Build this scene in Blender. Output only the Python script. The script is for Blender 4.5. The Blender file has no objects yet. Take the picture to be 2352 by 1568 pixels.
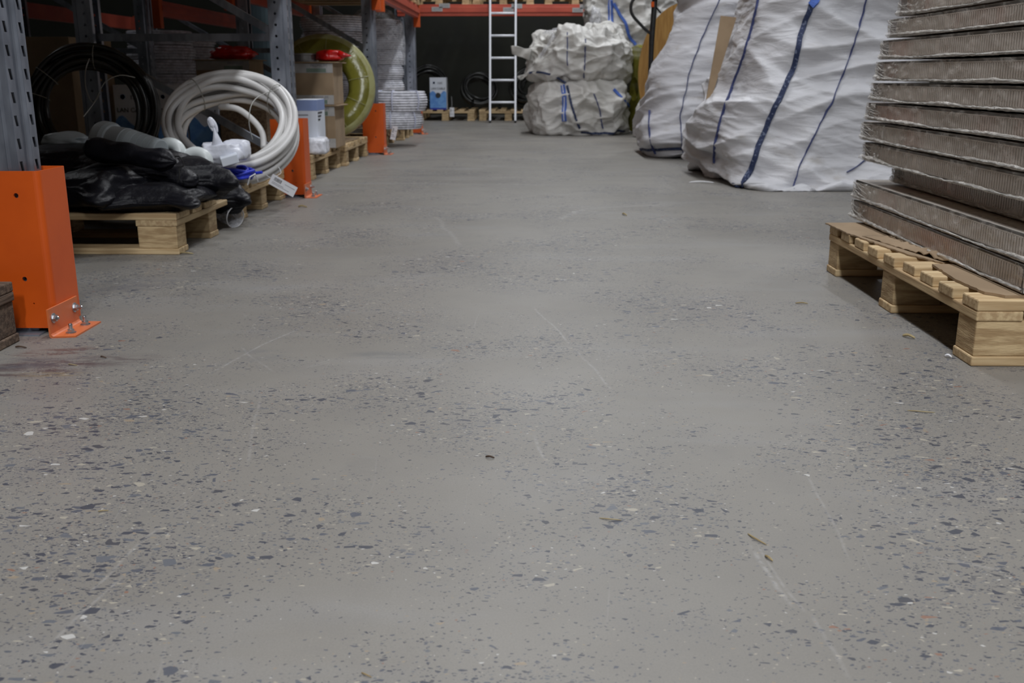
import bpy, bmesh, math, random
import numpy as np
from mathutils import Vector, Matrix, noise

random.seed(7)
PI = math.pi
scene = bpy.context.scene
col = scene.collection

# ------------------------------------------------------------------ camera
CAM_H = .61; PITCH = math.radians(15.0); YAW = math.radians(1.03); FPX = 2287.0
cam = bpy.data.cameras.new('camera'); cam.sensor_width = 36; cam.lens = FPX / 2352 * 36
cam.dof.use_dof = True; cam.dof.focus_distance = 1.9; cam.dof.aperture_fstop = 8.5
cam.clip_start = .05
camo = bpy.data.objects.new('camera', cam); col.objects.link(camo)
camo.location = (0, 0, CAM_H); camo.rotation_euler = (PI / 2 - PITCH, 0, YAW)
scene.camera = camo

# ------------------------------------------------------------------ world, lights, exposure
w = bpy.data.worlds.new('hall_air'); scene.world = w; w.use_nodes = True
w.node_tree.nodes['Background'].inputs[0].default_value = (.8, .85, 1, 1)
w.node_tree.nodes['Background'].inputs[1].default_value = .012
scene.view_settings.view_transform = 'Standard'; scene.view_settings.look = 'None'
scene.view_settings.exposure = 0.0; scene.view_settings.gamma = 1
scene.cycles.use_denoising = True
scene.cycles.max_bounces = 6; scene.cycles.transparent_max_bounces = 16
scene.cycles.use_adaptive_sampling = True; scene.cycles.adaptive_threshold = .02
def lamp(x, y, z, p, sx=.28, sy=1.4):
    l = bpy.data.lights.new('ceiling_lamp', 'AREA'); l.shape = 'RECTANGLE'; l.size = sx; l.size_y = sy
    l.energy = p; l.color = (.94, .965, 1)
    o = bpy.data.objects.new('ceiling_lamp', l); col.objects.link(o); o.location = (x, y, z); return o
for y, p in ((-1.2, 98), (2.6, 78), (6.2, 88), (10.0, 80), (12.3, 98)):
    lamp(.30, y, 5.2, p)
lamp(.1, -4.6, 4.8, 290); lamp(1.0, -2.6, 5.0, 105)
lamp(3.4, 12.0, 5.2, 70); lamp(3.4, 4.0, 5.2, 40); lamp(3.4, -2.0, 5.2, 40)
lamp(-6.2, 9.0, 4.0, 16)

# ------------------------------------------------------------------ pixel helpers (reading places off the photograph)
def ray(px, py):
    x = (px - 1176) / FPX; v = (784 - py) / FPX
    f = math.cos(PITCH) + v * math.sin(PITCH); z = -math.sin(PITCH) + v * math.cos(PITCH)
    return Vector((x * math.cos(YAW) - f * math.sin(YAW), x * math.sin(YAW) + f * math.cos(YAW), z))
def flo(px, py, z=0):
    r = ray(px, py); t = (z - CAM_H) / r.z; return Vector((r.x * t, r.y * t, z))
def at(px, py, Y):
    r = ray(px, py); t = Y / r.y; return Vector((r.x * t, Y, CAM_H + r.z * t))
def proj(P):
    P = np.asarray(P, float)
    x, y, z = P[..., 0], P[..., 1], P[..., 2] - CAM_H
    xc = x * math.cos(YAW) + y * math.sin(YAW); yc = -x * math.sin(YAW) + y * math.cos(YAW)
    d = yc * math.cos(PITCH) - z * math.sin(PITCH); u = yc * math.sin(PITCH) + z * math.cos(PITCH)
    return 1176 + FPX * xc / d, 784 - FPX * u / d

# ------------------------------------------------------------------ materials
def nt(name):
    m = bpy.data.materials.new(name); m.use_nodes = True
    t = m.node_tree; b = t.nodes['Principled BSDF']; return m, t, b
def N(t, kind, **kw):
    n = t.nodes.new(kind)
    for k, v in kw.items():
        if k.startswith('i_'):
            n.inputs[k[2:].replace('_', ' ')].default_value = v
        else:
            setattr(n, k, v)
    return n
def math_(t, op, a, b=None, clamp=False):
    n = t.nodes.new('ShaderNodeMath'); n.operation = op; n.use_clamp = clamp
    for i, q in enumerate((a, b)):
        if q is None: continue
        if isinstance(q, (int, float)): n.inputs[i].default_value = q
        else: t.links.new(q, n.inputs[i])
    return n.outputs[0]
def mixc(t, f, a, b, mode='MIX'):
    n = t.nodes.new('ShaderNodeMix'); n.data_type = 'RGBA'; n.blend_type = mode
    for i, q in ((0, f), (6, a), (7, b)):
        if isinstance(q, (int, float)): n.inputs[i].default_value = q
        elif isinstance(q, tuple): n.inputs[i].default_value = (*q[:3], 1)
        else: t.links.new(q, n.inputs[i])
    return n.outputs[2]
def ramp(t, v, a, b):
    n = t.nodes.new('ShaderNodeMapRange'); n.interpolation_type = 'SMOOTHSTEP'
    n.inputs[1].default_value = a; n.inputs[2].default_value = b
    t.links.new(v, n.inputs[0]); return n.outputs[0]
def coords(t, scale=(1, 1, 1), kind='Object', rnd=True):
    tc = t.nodes.new('ShaderNodeTexCoord'); mp = t.nodes.new('ShaderNodeMapping')
    mp.inputs['Scale'].default_value = scale
    t.links.new(tc.outputs[kind], mp.inputs[0])
    if rnd:
        oi = t.nodes.new('ShaderNodeObjectInfo')
        s = t.nodes.new('ShaderNodeVectorMath'); s.operation = 'SCALE'; s.inputs['Scale'].default_value = 37
        cb = t.nodes.new('ShaderNodeCombineXYZ')
        for i in range(3): t.links.new(oi.outputs['Random'], cb.inputs[i])
        t.links.new(cb.outputs[0], s.inputs[0]); t.links.new(s.outputs[0], mp.inputs['Location'])
    return mp.outputs[0]
def noi(t, vec, scale, detail=3, rough=.55, dist=0):
    n = N(t, 'ShaderNodeTexNoise'); n.inputs['Scale'].default_value = scale; n.inputs['Detail'].default_value = detail
    n.inputs['Roughness'].default_value = rough; n.inputs['Distortion'].default_value = dist
    t.links.new(vec, n.inputs['Vector']); return n.outputs['Fac']
def bump(t, b, h, strength=.3, dist=.01):
    n = t.nodes.new('ShaderNodeBump'); n.inputs['Strength'].default_value = strength; n.inputs['Distance'].default_value = dist
    t.links.new(h, n.inputs['Height']); t.links.new(n.outputs[0], b.inputs['Normal'])
def mat(name, c1, c2=None, scale=(1, 1, 1), ns=8, lo=.35, hi=.65, rough=.6, metal=0, bs=None, bst=.2, bd=.004, detail=4, spec=.5, rnd=True, var=0):
    m, t, b = nt(name)
    v = coords(t, scale, rnd=rnd)
    if c2 is None: c2 = tuple(x * .8 for x in c1)
    f = ramp(t, noi(t, v, ns, detail), lo, hi)
    c = mixc(t, f, c1, c2)
    if var:
        oi = t.nodes.new('ShaderNodeObjectInfo')
        h = math_(t, 'ADD', math_(t, 'MULTIPLY', oi.outputs['Random'], var), 1 - var / 2)
        cb = t.nodes.new('ShaderNodeCombineXYZ')
        for i in range(3): t.links.new(h, cb.inputs[i])
        c = mixc(t, 1.0, c, cb.outputs[0], 'MULTIPLY')
    t.links.new(c, b.inputs['Base Color'])
    b.inputs['Roughness'].default_value = rough; b.inputs['Metallic'].default_value = metal
    b.inputs['Specular IOR Level'].default_value = spec
    if bs: bump(t, b, noi(t, v, bs, 4), bst, bd)
    return m

M = {}
M['orange'] = mat('orange_powder_coat', (.66, .098, .006), (.60, .085, .005), ns=6, rough=.42, bs=160, bst=.05, bd=.001)
M['orange_dusty'] = mat('orange_dusty_coat', (.64, .15, .035), (.58, .165, .07), ns=9, rough=.5)
M['beam'] = mat('orange_red_beam_paint', (.52, .085, .045), (.44, .065, .035), ns=5, rough=.45)
M['galv'] = mat('galvanised_steel', (.20, .22, .265), (.38, .41, .48), scale=(1, 1, .35), ns=11, rough=.36, metal=.7, bs=60, bst=.06, bd=.002, rnd=False)
M['zinc'] = mat('zinc_bolt', (.55, .56, .58), (.35, .36, .38), ns=60, rough=.28, metal=.9)
M['wood_x'] = mat('pine_board_grain_x', (.62, .47, .27), (.44, .30, .155), scale=(1.2, 22, 22), ns=3.2, rough=.75, bs=8, bst=.25, bd=.003, var=.35)
M['wood_y'] = mat('pine_board_grain_y', (.60, .45, .255), (.42, .285, .15), scale=(22, 1.2, 22), ns=3.2, rough=.75, bs=8, bst=.25, bd=.003, var=.35)
M['wood_block'] = mat('pine_block', (.58, .43, .24), (.36, .24, .12), scale=(4, 4, 26), ns=3, rough=.8, bs=14, bst=.4, bd=.004, var=.4)
M['old_x'] = mat('weathered_board', (.17, .12, .085), (.08, .055, .04), scale=(2, 30, 30), ns=3, rough=.85, bs=8, bst=.5, bd=.004, var=.3)
M['old_y'] = mat('weathered_board_y', (.17, .12, .085), (.08, .055, .04), scale=(30, 2, 30), ns=3, rough=.85, bs=8, bst=.5, bd=.004, var=.3)
M['card'] = mat('brown_cardboard', (.33, .235, .145), (.27, .19, .115), ns=6, rough=.85, bs=40, bst=.08, bd=.002)
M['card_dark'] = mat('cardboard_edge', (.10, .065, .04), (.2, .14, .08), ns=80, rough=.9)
M['ply'] = mat('yellow_plywood', (.50, .29, .085), (.38, .20, .055), scale=(1, 14, 2), ns=2.4, rough=.7, rnd=False)
M['black_sack'] = mat('black_sack_plastic', (.0045, .0045, .0065), (.008, .008, .011), ns=9, rough=.42, bs=30, bst=.6, bd=.008, spec=.17)
M['black'] = mat('black_rubber', (.012, .012, .013), (.02, .02, .02), ns=20, rough=.4, spec=.4)
M['black_cable'] = mat('black_cable', (.012, .013, .014), (.03, .032, .03), ns=12, rough=.33, spec=.5)
M['pipe'] = mat('white_plastic_pipe', (.72, .71, .70), (.64, .63, .62), ns=5, rough=.33)
M['pipe_grey'] = mat('grey_plastic_fitting', (.40, .44, .46), (.35, .39, .41), ns=5, rough=.4)
M['elbow_white'] = mat('white_plastic_fitting', (.62, .66, .66), (.56, .6, .6), ns=5, rough=.35)
M['blue_cable'] = mat('blue_cable', (.025, .05, .62), (.02, .035, .48), ns=12, rough=.35)
M['blue_strap'] = mat('blue_webbing', (.07, .16, .55), (.05, .11, .40), scale=(1, 1, 1), ns=160, rough=.7, bs=220, bst=.5)
M['navy_strap'] = mat('navy_webbing', (.018, .030, .085), (.14, .17, .26), scale=(1, 1, 1), ns=70, lo=.56, hi=.62, rough=.75, bs=220, bst=.5)
M['blue_line'] = mat('blue_stitching', (.03, .04, .12), (.06, .075, .20), ns=80, rough=.8)
M['white_strap'] = mat('white_strap', (.6, .63, .75), (.5, .53, .68), ns=60, rough=.7)
M['paper'] = mat('white_paper', (.78, .78, .80), (.74, .74, .77), ns=8, rough=.6)
M['white_box'] = mat('white_carton', (.72, .75, .82), (.66, .70, .78), ns=4, rough=.55)
M['pale_blue'] = mat('pale_blue_print', (.25, .33, .58), (.22, .29, .52), ns=5, rough=.55)
M['blue_print'] = mat('blue_print', (.10, .26, .62), (.16, .36, .70), ns=14, lo=.4, hi=.6, rough=.5)
M['deep_blue'] = mat('deep_blue_print', (.02, .03, .35), rough=.5)
M['ink'] = mat('black_ink', (.03, .03, .035), rough=.6)
M['faint_ink'] = mat('faint_grey_print', (.25, .25, .28), rough=.6)
M['green_print'] = mat('grey_green_label', (.17, .22, .18), (.14, .19, .15), ns=20, rough=.6)
M['label_grey'] = mat('pale_grey_label', (.42, .41, .40), (.36, .35, .34), ns=20, rough=.55)
M['red_bag'] = mat('red_plastic_bag', (.62, .01, .008), (.45, .006, .006), ns=14, rough=.22, bs=26, bst=.6, bd=.01)
M['white_bag'] = mat('white_carrier_bag', (.72, .74, .82), (.66, .68, .76), ns=8, rough=.35, bs=30, bst=.5, bd=.006)
M['ring'] = mat('olive_wrapped_ring', (.20, .19, .030), (.135, .125, .018), scale=(1, 1, 1), ns=7, rough=.2, bs=22, bst=.6, bd=.004)
M['ring_rim'] = mat('pale_yellow_tape', (.36, .36, .17), (.30, .28, .11), ns=14, rough=.3, bs=40, bst=.5)
M['alu'] = mat('bare_aluminium', (.90, .92, .97), (.84, .86, .93), scale=(1, 1, .2), ns=12, rough=.4, metal=0)
M['tin'] = mat('bare_tin', (.45, .45, .46), rough=.3, metal=.8)
M['col_blue'] = mat('blue_grey_paint', (.13, .19, .22), (.11, .16, .19), ns=4, rough=.5)
M['green'] = mat('dark_green_plastic', (.01, .10, .06), rough=.4)
M['wire'] = mat('dull_wire', (.45, .45, .42), rough=.5, metal=.3)
M['red_paint'] = mat('red_truck_paint', (.45, .03, .02), rough=.4)
M['radiator'] = mat('ribbed_grey_panel', (.60, .54, .48), (.58, .40, .34), scale=(1, 1, .4), ns=2.2, lo=.5, hi=.68, rough=.45)
M['radiator_end'] = mat('grey_end_panel', (.28, .265, .28), (.22, .21, .225), ns=7, rough=.4)
M['groove'] = mat('dark_panel_core', (.10, .09, .085), rough=.8)

def woven(name, c1, c2, wr=.5):
    m, t, b = nt(name); v = coords(t, (1, 1, 1), rnd=False)
    big = ramp(t, noi(t, v, 1.8, 4), .35, .7)
    c = mixc(t, big, c1, c2)
    dirt = ramp(t, noi(t, coords(t, (1, 1, 2.5), rnd=False), 5, 5), .56, .78)
    c = mixc(t, math_(t, 'MULTIPLY', dirt, .55), c, (.36, .32, .27))
    weave = N(t, 'ShaderNodeTexWave'); weave.bands_direction = 'Z'; weave.inputs['Scale'].default_value = 60
    weave.inputs['Distortion'].default_value = 1.5; t.links.new(v, weave.inputs[0])
    c = mixc(t, .05, c, weave.outputs[0], 'MULTIPLY')
    t.links.new(c, b.inputs['Base Color']); b.inputs['Roughness'].default_value = .48
    b.inputs['Specular IOR Level'].default_value = .4
    w1 = noi(t, coords(t, (1.6, 1.6, 7), rnd=False), 3.2, 5, .5, .8)
    w2 = noi(t, v, 60, 3)
    h = math_(t, 'ADD', w1, math_(t, 'MULTIPLY', w2, .12))
    bump(t, b, h, wr, .02)
    return m
M['woven'] = woven('woven_white_sacking', (.64, .64, .67), (.54, .54, .565), .55)
M['woven_b'] = woven('woven_white_sacking_soft', (.62, .62, .655), (.52, .52, .555), .4)
M['woven_warm'] = woven('woven_offwhite_sacking', (.63, .62, .60), (.52, .51, .48), .45)

def film(name, lo, hi, tint=(.75, .75, .78), scale=(8, 8, 8), rough=.18, bst=.7):
    m, t, b = nt(name); v = coords(t, scale)
    n1 = noi(t, v, 3.0, 6, .65, 1.2)
    f = math_(t, 'ADD', math_(t, 'MULTIPLY', ramp(t, n1, .42, .75), hi - lo), lo)
    b.inputs['Base Color'].default_value = (*tint, 1); b.inputs['Roughness'].default_value = rough
    bump(t, b, n1, bst, .01)
    tr = t.nodes.new('ShaderNodeBsdfTransparent'); tr.inputs[0].default_value = (.97, .97, .97, 1)
    mx = t.nodes.new('ShaderNodeMixShader'); out = t.nodes['Material Output']
    t.links.new(f, mx.inputs[0]); t.links.new(tr.outputs[0], mx.inputs[1]); t.links.new(b.outputs[0], mx.inputs[2])
    t.links.new(mx.outputs[0], out.inputs[0])
    return m
M['film'] = film('stretch_film', .18, .50, (.76, .71, .65), scale=(6, 5, 5), rough=.34)
M['film_fold'] = film('bunched_stretch_film', .35, .9, (.82, .79, .74), scale=(14, 6, 30), rough=.25)
M['film_clear'] = film('clear_polythene', .2, .7, (.88, .89, .94), scale=(10, 10, 10), rough=.12)

M['film_corner'] = film('gathered_corner_film', .0, .75, (.72, .70, .66), scale=(20, 5, 11), rough=.22)
def wrapped_pipe():
    m, t, b = nt('film_wrapped_grey_pipe'); v = coords(t, (6, 6, 6))
    n1 = noi(t, v, 3, 5, .6, 1)
    c = mixc(t, ramp(t, n1, .35, .62), (.56, .57, .62), (.86, .87, .94))
    t.links.new(c, b.inputs['Base Color']); b.inputs['Roughness'].default_value = .2
    bump(t, b, n1, .7, .012); return m
M['wrapped'] = wrapped_pipe()

# ---- concrete floor
def floor_mat():
    m, t, b = nt('ground_concrete'); L = t.links
    tc = t.nodes.new('ShaderNodeTexCoord'); P = tc.outputs['Object']
    base = mixc(t, ramp(t, noi(t, P, 1.1, 5, .6), .3, .7), (.258, .243, .218), (.208, .195, .174))
    base = mixc(t, math_(t, 'MULTIPLY', ramp(t, noi(t, P, 5.5, 6, .7), .45, .75), .5), base, (.195, .186, .176))
    mpb = N(t, 'ShaderNodeMapping'); mpb.inputs['Scale'].default_value = (1, 3, 1); mpb.inputs['Location'].default_value = (3, 7, 0); L.new(P, mpb.inputs[0])
    base = mixc(t, math_(t, 'MULTIPLY', ramp(t, noi(t, mpb.outputs[0], 1.3, 4, .6), .52, .75), .35), base, (.30, .30, .305))
    grain = noi(t, P, 420, 2, .7)
    base = mixc(t, math_(t, 'MULTIPLY', ramp(t, grain, .3, .7), .28), base, (.14, .135, .13))
    dens = noi(t, P, 2.1, 4, .6)
    warp = N(t, 'ShaderNodeTexNoise'); warp.inputs['Scale'].default_value = 45; warp.inputs['Detail'].default_value = 2; L.new(P, warp.inputs['Vector'])
    chips_c = base
    def chips(scale, thr, lo_e, hi_e, seed, stretch=(1.0, 1.5, 1), k=.9):
        nonlocal chips_c
        mp = N(t, 'ShaderNodeMapping'); mp.inputs['Location'].default_value = (seed, seed * 1.7, 0)
        mp.inputs['Rotation'].default_value = (0, 0, seed); mp.inputs['Scale'].default_value = stretch
        wv = N(t, 'ShaderNodeVectorMath', operation='SCALE'); wv.inputs['Scale'].default_value = .12 / scale; L.new(warp.outputs['Color'], wv.inputs[0])
        av = N(t, 'ShaderNodeVectorMath', operation='ADD'); L.new(P, av.inputs[0]); L.new(wv.outputs[0], av.inputs[1]); L.new(av.outputs[0], mp.inputs[0])
        vo = N(t, 'ShaderNodeTexVoronoi'); vo.voronoi_dimensions = '2D'; vo.feature = 'F1'; vo.inputs['Scale'].default_value = scale; L.new(mp.outputs[0], vo.inputs['Vector'])
        ve = N(t, 'ShaderNodeTexVoronoi'); ve.voronoi_dimensions = '2D'; ve.feature = 'DISTANCE_TO_EDGE'; ve.inputs['Scale'].default_value = scale; L.new(mp.outputs[0], ve.inputs['Vector'])
        sp = N(t, 'ShaderNodeSeparateColor'); L.new(vo.outputs['Color'], sp.inputs[0])
        r, g, bl = sp.outputs
        pick = math_(t, 'GREATER_THAN', math_(t, 'ADD', r, math_(t, 'MULTIPLY', dens, 1.9)), thr)
        edge = math_(t, 'ADD', math_(t, 'MULTIPLY', g, hi_e - lo_e), lo_e)
        mask = math_(t, 'MULTIPLY', ramp(t, math_(t, 'SUBTRACT', ve.outputs['Distance'], edge), 0, .035), pick)
        cr = N(t, 'ShaderNodeValToRGB'); e = cr.color_ramp; e.interpolation = 'CONSTANT'
        e.elements[0].color = (.048, .053, .072, 1); e.elements[0].position = 0
        e.elements[1].color = (.080, .088, .112, 1); e.elements[1].position = .40
        for p_, c_ in ((.62, (.115, .125, .145, 1)), (.76, (.055, .057, .070, 1)), (.86, (.37, .34, .28, 1)), (.93, (.29, .235, .17, 1)), (.965, (.50, .49, .47, 1)), (.988, (.24, .13, .09, 1))):
            q = e.elements.new(p_); q.color = c_
        L.new(bl, cr.inputs[0])
        chips_c = mixc(t, math_(t, 'MULTIPLY', mask, k), chips_c, cr.outputs[0])
    chips(230, 1.72, .10, .40, 5.1, (1, 1.3, 1), .75)
    chips(120, 1.80, .10, .42, 3.3, (1, 1.8, 1), .85)
    chips(66, 1.86, .10, .42, 2.3, (1, 1.6, 1), .9)
    chips(40, 1.93, .12, .42, 0.7, (1, 1.5, 1), .9)
    # scratches
    def seg(a, b2, w_, s):
        nonlocal chips_c
        a = flo(*a); b2 = flo(*b2); d = (b2 - a); ln = d.length; d.normalize()
        sub = N(t, 'ShaderNodeVectorMath', operation='SUBTRACT'); L.new(warpP, sub.inputs[0]); sub.inputs[1].default_value = a
        d1 = N(t, 'ShaderNodeVectorMath', operation='DOT_PRODUCT'); L.new(sub.outputs[0], d1.inputs[0]); d1.inputs[1].default_value = d
        d2 = N(t, 'ShaderNodeVectorMath', operation='DOT_PRODUCT'); L.new(sub.outputs[0], d2.inputs[0]); d2.inputs[1].default_value = (-d.y, d.x, 0)
        across = ramp(t, math_(t, 'ABSOLUTE', d2.outputs['Value']), w_ * 1.3, 0)
        al = ramp(t, math_(t, 'ABSOLUTE', math_(t, 'SUBTRACT', d1.outputs['Value'], ln / 2)), ln / 2, ln / 2 * .7)
        k = math_(t, 'MULTIPLY', math_(t, 'MULTIPLY', across, al), math_(t, 'MULTIPLY', brk, s * .62))
        chips_c = mixc(t, k, chips_c, (.37, .36, .35))
    wn = N(t, 'ShaderNodeTexNoise'); wn.inputs['Scale'].default_value = 3; L.new(P, wn.inputs['Vector'])
    ws = N(t, 'ShaderNodeVectorMath', operation='SCALE'); ws.inputs['Scale'].default_value = .05; L.new(wn.outputs['Color'], ws.inputs[0])
    wo = N(t, 'ShaderNodeVectorMath', operation='SUBTRACT'); L.new(ws.outputs[0], wo.inputs[0]); wo.inputs[1].default_value = (.025, .025, 0)
    wa = N(t, 'ShaderNodeVectorMath', operation='ADD'); L.new(P, wa.inputs[0]); L.new(wo.outputs[0], wa.inputs[1]); warpP = wa.outputs[0]
    brk = ramp(t, noi(t, P, 55, 5, .7), .34, .62)
    for a, b2, w_, s in (((480, 858), (700, 745), .004, .9), ((555, 795), (625, 855), .004, .6),
                         ((1225, 700), (1320, 800), .004, .8), ((1320, 800), (1420, 905), .004, .7), ((1705, 1245), (1830, 1400), .0045, .9),
                         ((1722, 1245), (1860, 1415), .003, .6), ((1860, 1400), (1950, 1560), .004, .5), ((1228, 1000), (1262, 1062), .004, .8),
                         ((95, 1500), (300, 1310), .003, .7), ((200, 1370), (390, 1200), .003, .7),
                         ((595, 900), (560, 1080), .004, .5), ((1280, 505), (1350, 478), .022, .7), ((1350, 478), (1560, 468), .02, .5),
                         ((1000, 495), (1060, 570), .012, .6), ((750, 405), (1250, 408), .03, .5), ((780, 420), (1380, 425), .03, .4),
                         ((1850, 1080), (1960, 1290), .003, .6)):
        seg(a, b2, w_, s)
    # a web of fine scuffs
    mp = N(t, 'ShaderNodeMapping'); mp.inputs['Scale'].default_value = (7, 1.2, 1); mp.inputs['Rotation'].default_value = (0, 0, .5); L.new(warpP, mp.inputs[0])
    vo = N(t, 'ShaderNodeTexVoronoi'); vo.feature = 'DISTANCE_TO_EDGE'; vo.inputs['Scale'].default_value = 1.6; L.new(mp.outputs[0], vo.inputs['Vector'])
    sc = math_(t, 'MULTIPLY', ramp(t, vo.outputs['Distance'], .010, .002), ramp(t, noi(t, P, 2.7, 3), .52, .68))
    chips_c = mixc(t, math_(t, 'MULTIPLY', sc, .25), chips_c, (.36, .35, .34))
    # rust and dark dirt stain beside the near guard
    def blob(c, rx, ry, rot, colr, s, ns):
        nonlocal chips_c
        mp = N(t, 'ShaderNodeMapping', vector_type='TEXTURE'); mp.inputs['Location'].default_value = c; mp.inputs['Rotation'].default_value = (0, 0, rot)
        mp.inputs['Scale'].default_value = (rx, ry, 1); L.new(P, mp.inputs[0])
        ln = N(t, 'ShaderNodeVectorMath', operation='LENGTH'); L.new(mp.outputs[0], ln.inputs[0])
        mp2 = N(t, 'ShaderNodeMapping'); mp2.inputs['Rotation'].default_value = (0, 0, -rot); mp2.inputs['Scale'].default_value = (1, 3, 1); L.new(P, mp2.inputs[0])
        k = math_(t, 'MULTIPLY', ramp(t, ln.outputs['Value'], 1.0, .35), ramp(t, noi(t, mp2.outputs[0], ns, 5, .7), .40, .62))
        chips_c = mixc(t, math_(t, 'MULTIPLY', k, s), chips_c, colr)
    blob(flo(70, 845), .32, .085, .35, (.075, .052, .055), .95, 9)
    blob(flo(130, 808), .12, .045, .3, (.10, .05, .045), .8, 18)
    blob(flo(110, 860), .10, .03, .1, (.19, .14, .06), .6, 16)
    blob(flo(30, 835), .2, .06, .1, (.07, .07, .085), .7, 8)
    blob(flo(285, 665), .16, .10, .5, (.12, .115, .125), .6, 7)
    blob(flo(400, 640), .35, .12, .5, (.15, .147, .15), .5, 6)
    blob(flo(880, 815), .11, .045, 0, (.15, .152, .152), .6, 5)
    blob(flo(590, 815), .09, .07, 0, (.15, .152, .155), .5, 5)
    L.new(chips_c, b.inputs['Base Color'])
    rr = math_(t, 'ADD', math_(t, 'MULTIPLY', noi(t, P, 3, 4), .25), .36); L.new(rr, b.inputs['Roughness'])
    b.inputs['Specular IOR Level'].default_value = .38
    bump(t, b, noi(t, P, 160, 4, .7), .10, .003)
    return m
M['floor'] = floor_mat()
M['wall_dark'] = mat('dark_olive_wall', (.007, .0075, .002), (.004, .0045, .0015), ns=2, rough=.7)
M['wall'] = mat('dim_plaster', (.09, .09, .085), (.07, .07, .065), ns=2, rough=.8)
M['ceil'] = mat('dim_ceiling', (.06, .06, .06), (.05, .05, .05), ns=2, rough=.8)

# ------------------------------------------------------------------ mesh helpers
class MB:
    def __init__(s): s.v = []; s.f = []
    def add(s, vs, fs):
        o = len(s.v); s.v += [tuple(v) for v in vs]; s.f += [tuple(i + o for i in f) for f in fs]; return s
    def box(s, x0, x1, y0, y1, z0, z1):
        vs = [(x, y, z) for z in (z0, z1) for y in (y0, y1) for x in (x0, x1)]
        return s.add(vs, [(0, 2, 3, 1), (4, 5, 7, 6), (0, 1, 5, 4), (2, 6, 7, 3), (0, 4, 6, 2), (1, 3, 7, 5)])
    def tube(s, pts, r, n=10, closed=False, caps=True):
        pts = [Vector(p) for p in pts]; m = len(pts); vs = []
        up = Vector((0, 0, 1)); prev = None
        for i, p in enumerate(pts):
            a = pts[i - 1] if (i or closed) else pts[0]; b = pts[(i + 1) % m] if (i < m - 1 or closed) else pts[-1]
            d = (b - a); d = d.normalized() if d.length > 1e-9 else Vector((0, 0, 1))
            if prev is None:
                u = d.cross(up); u = u.normalized() if u.length > .05 else d.cross(Vector((1, 0, 0))).normalized()
            else:
                u = (prev - d * prev.dot(d)); u = u.normalized() if u.length > 1e-6 else prev
            prev = u; w_ = d.cross(u); rr = r[i] if isinstance(r, (list, tuple)) else r
            vs += [p + (u * math.cos(k * 2 * PI / n) + w_ * math.sin(k * 2 * PI / n)) * rr for k in range(n)]
        fs = [((i * n + k), (i * n + (k + 1) % n), ((i + 1) % m * n + (k + 1) % n), ((i + 1) % m * n + k)) for i in range(m if closed else m - 1) for k in range(n)]
        if caps and not closed: fs += [tuple(range(n))[::-1], tuple((m - 1) * n + k for k in range(n))]
        return s.add(vs, fs)
    def lathe(s, prof, n=48, mtx=Matrix()):   # prof [(r, z)]
        vs = [mtx @ Vector((r * math.cos(k * 2 * PI / n), r * math.sin(k * 2 * PI / n), z)) for r, z in prof for k in range(n)]
        m = len(prof)
        return s.add(vs, [(i * n + k, i * n + (k + 1) % n, (i + 1) * n + (k + 1) % n, (i + 1) * n + k) for i in range(m - 1) for k in range(n)])
    def prism(s, poly, h, mtx=Matrix()):      # poly in xy, extruded z 0..h
        n = len(poly); vs = [mtx @ Vector((x, y, z)) for z in (0, h) for x, y in poly]
        return s.add(vs, [tuple(range(n))[::-1], tuple(range(n, 2 * n))] + [(k, (k + 1) % n, n + (k + 1) % n, n + k) for k in range(n)])
    def build(s, name, m, parent=None, smooth=False, bevel=0, solid=0, loc=None):
        me = bpy.data.meshes.new(name); me.from_pydata(s.v, [], s.f); me.update()
        if s.f:
            bm = bmesh.new(); bm.from_mesh(me); bmesh.ops.recalc_face_normals(bm, faces=bm.faces); bm.to_mesh(me); bm.free()
        if smooth: me.polygons.foreach_set('use_smooth', [True] * len(me.polygons))
        me.materials.append(m)
        o = bpy.data.objects.new(name, me); col.objects.link(o)
        if parent: o.parent = parent
        if loc is not None: o.location = loc
        if solid:
            md = o.modifiers.new('thickness', 'SOLIDIFY'); md.thickness = solid; md.offset = -1
        if bevel:
            md = o.modifiers.new('edge', 'BEVEL'); md.width = bevel; md.segments = 2; md.limit_method = 'ANGLE'
        return o
def tag(o, label, cat, group=None, kind=None):
    if label: o['label'] = label
    if cat: o['category'] = cat
    if group: o['group'] = group
    if kind: o['kind'] = kind
    return o
def thing(name, label, cat, loc=(0, 0, 0), rz=0, group=None, rot=None):
    o = bpy.data.objects.new(name, None); col.objects.link(o); o.empty_display_size = .05
    o.location = loc; o.rotation_euler = rot if rot else (0, 0, rz)
    return tag(o, label, cat, group)
def kids(o): return list(o.children)
def copy_tree(o, loc, rz=None, label=None, group=None, parent=None):
    ch = [c for c in ALLOBJ() if c.parent == o]
    c = o.copy(); col.objects.link(c)
    if parent: c.parent = parent
    else:
        c.location = loc
        if rz is not None: c.rotation_euler = (0, 0, rz)
        if label: c['label'] = label
        if group: c['group'] = group
    for k in ch: copy_tree(k, None, parent=c)
    return c
def ALLOBJ(): return list(col.objects)
def struct(name, mb, m, **k): return tag(mb.build(name, m, **k), None, None, kind='structure')
def basis(origin, xdir, ydir):
    x = Vector(xdir).normalized(); z = x.cross(Vector(ydir)).normalized(); y = z.cross(x)
    mt = Matrix((x, y, z)).transposed().to_4x4(); mt.translation = Vector(origin); return mt
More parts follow.
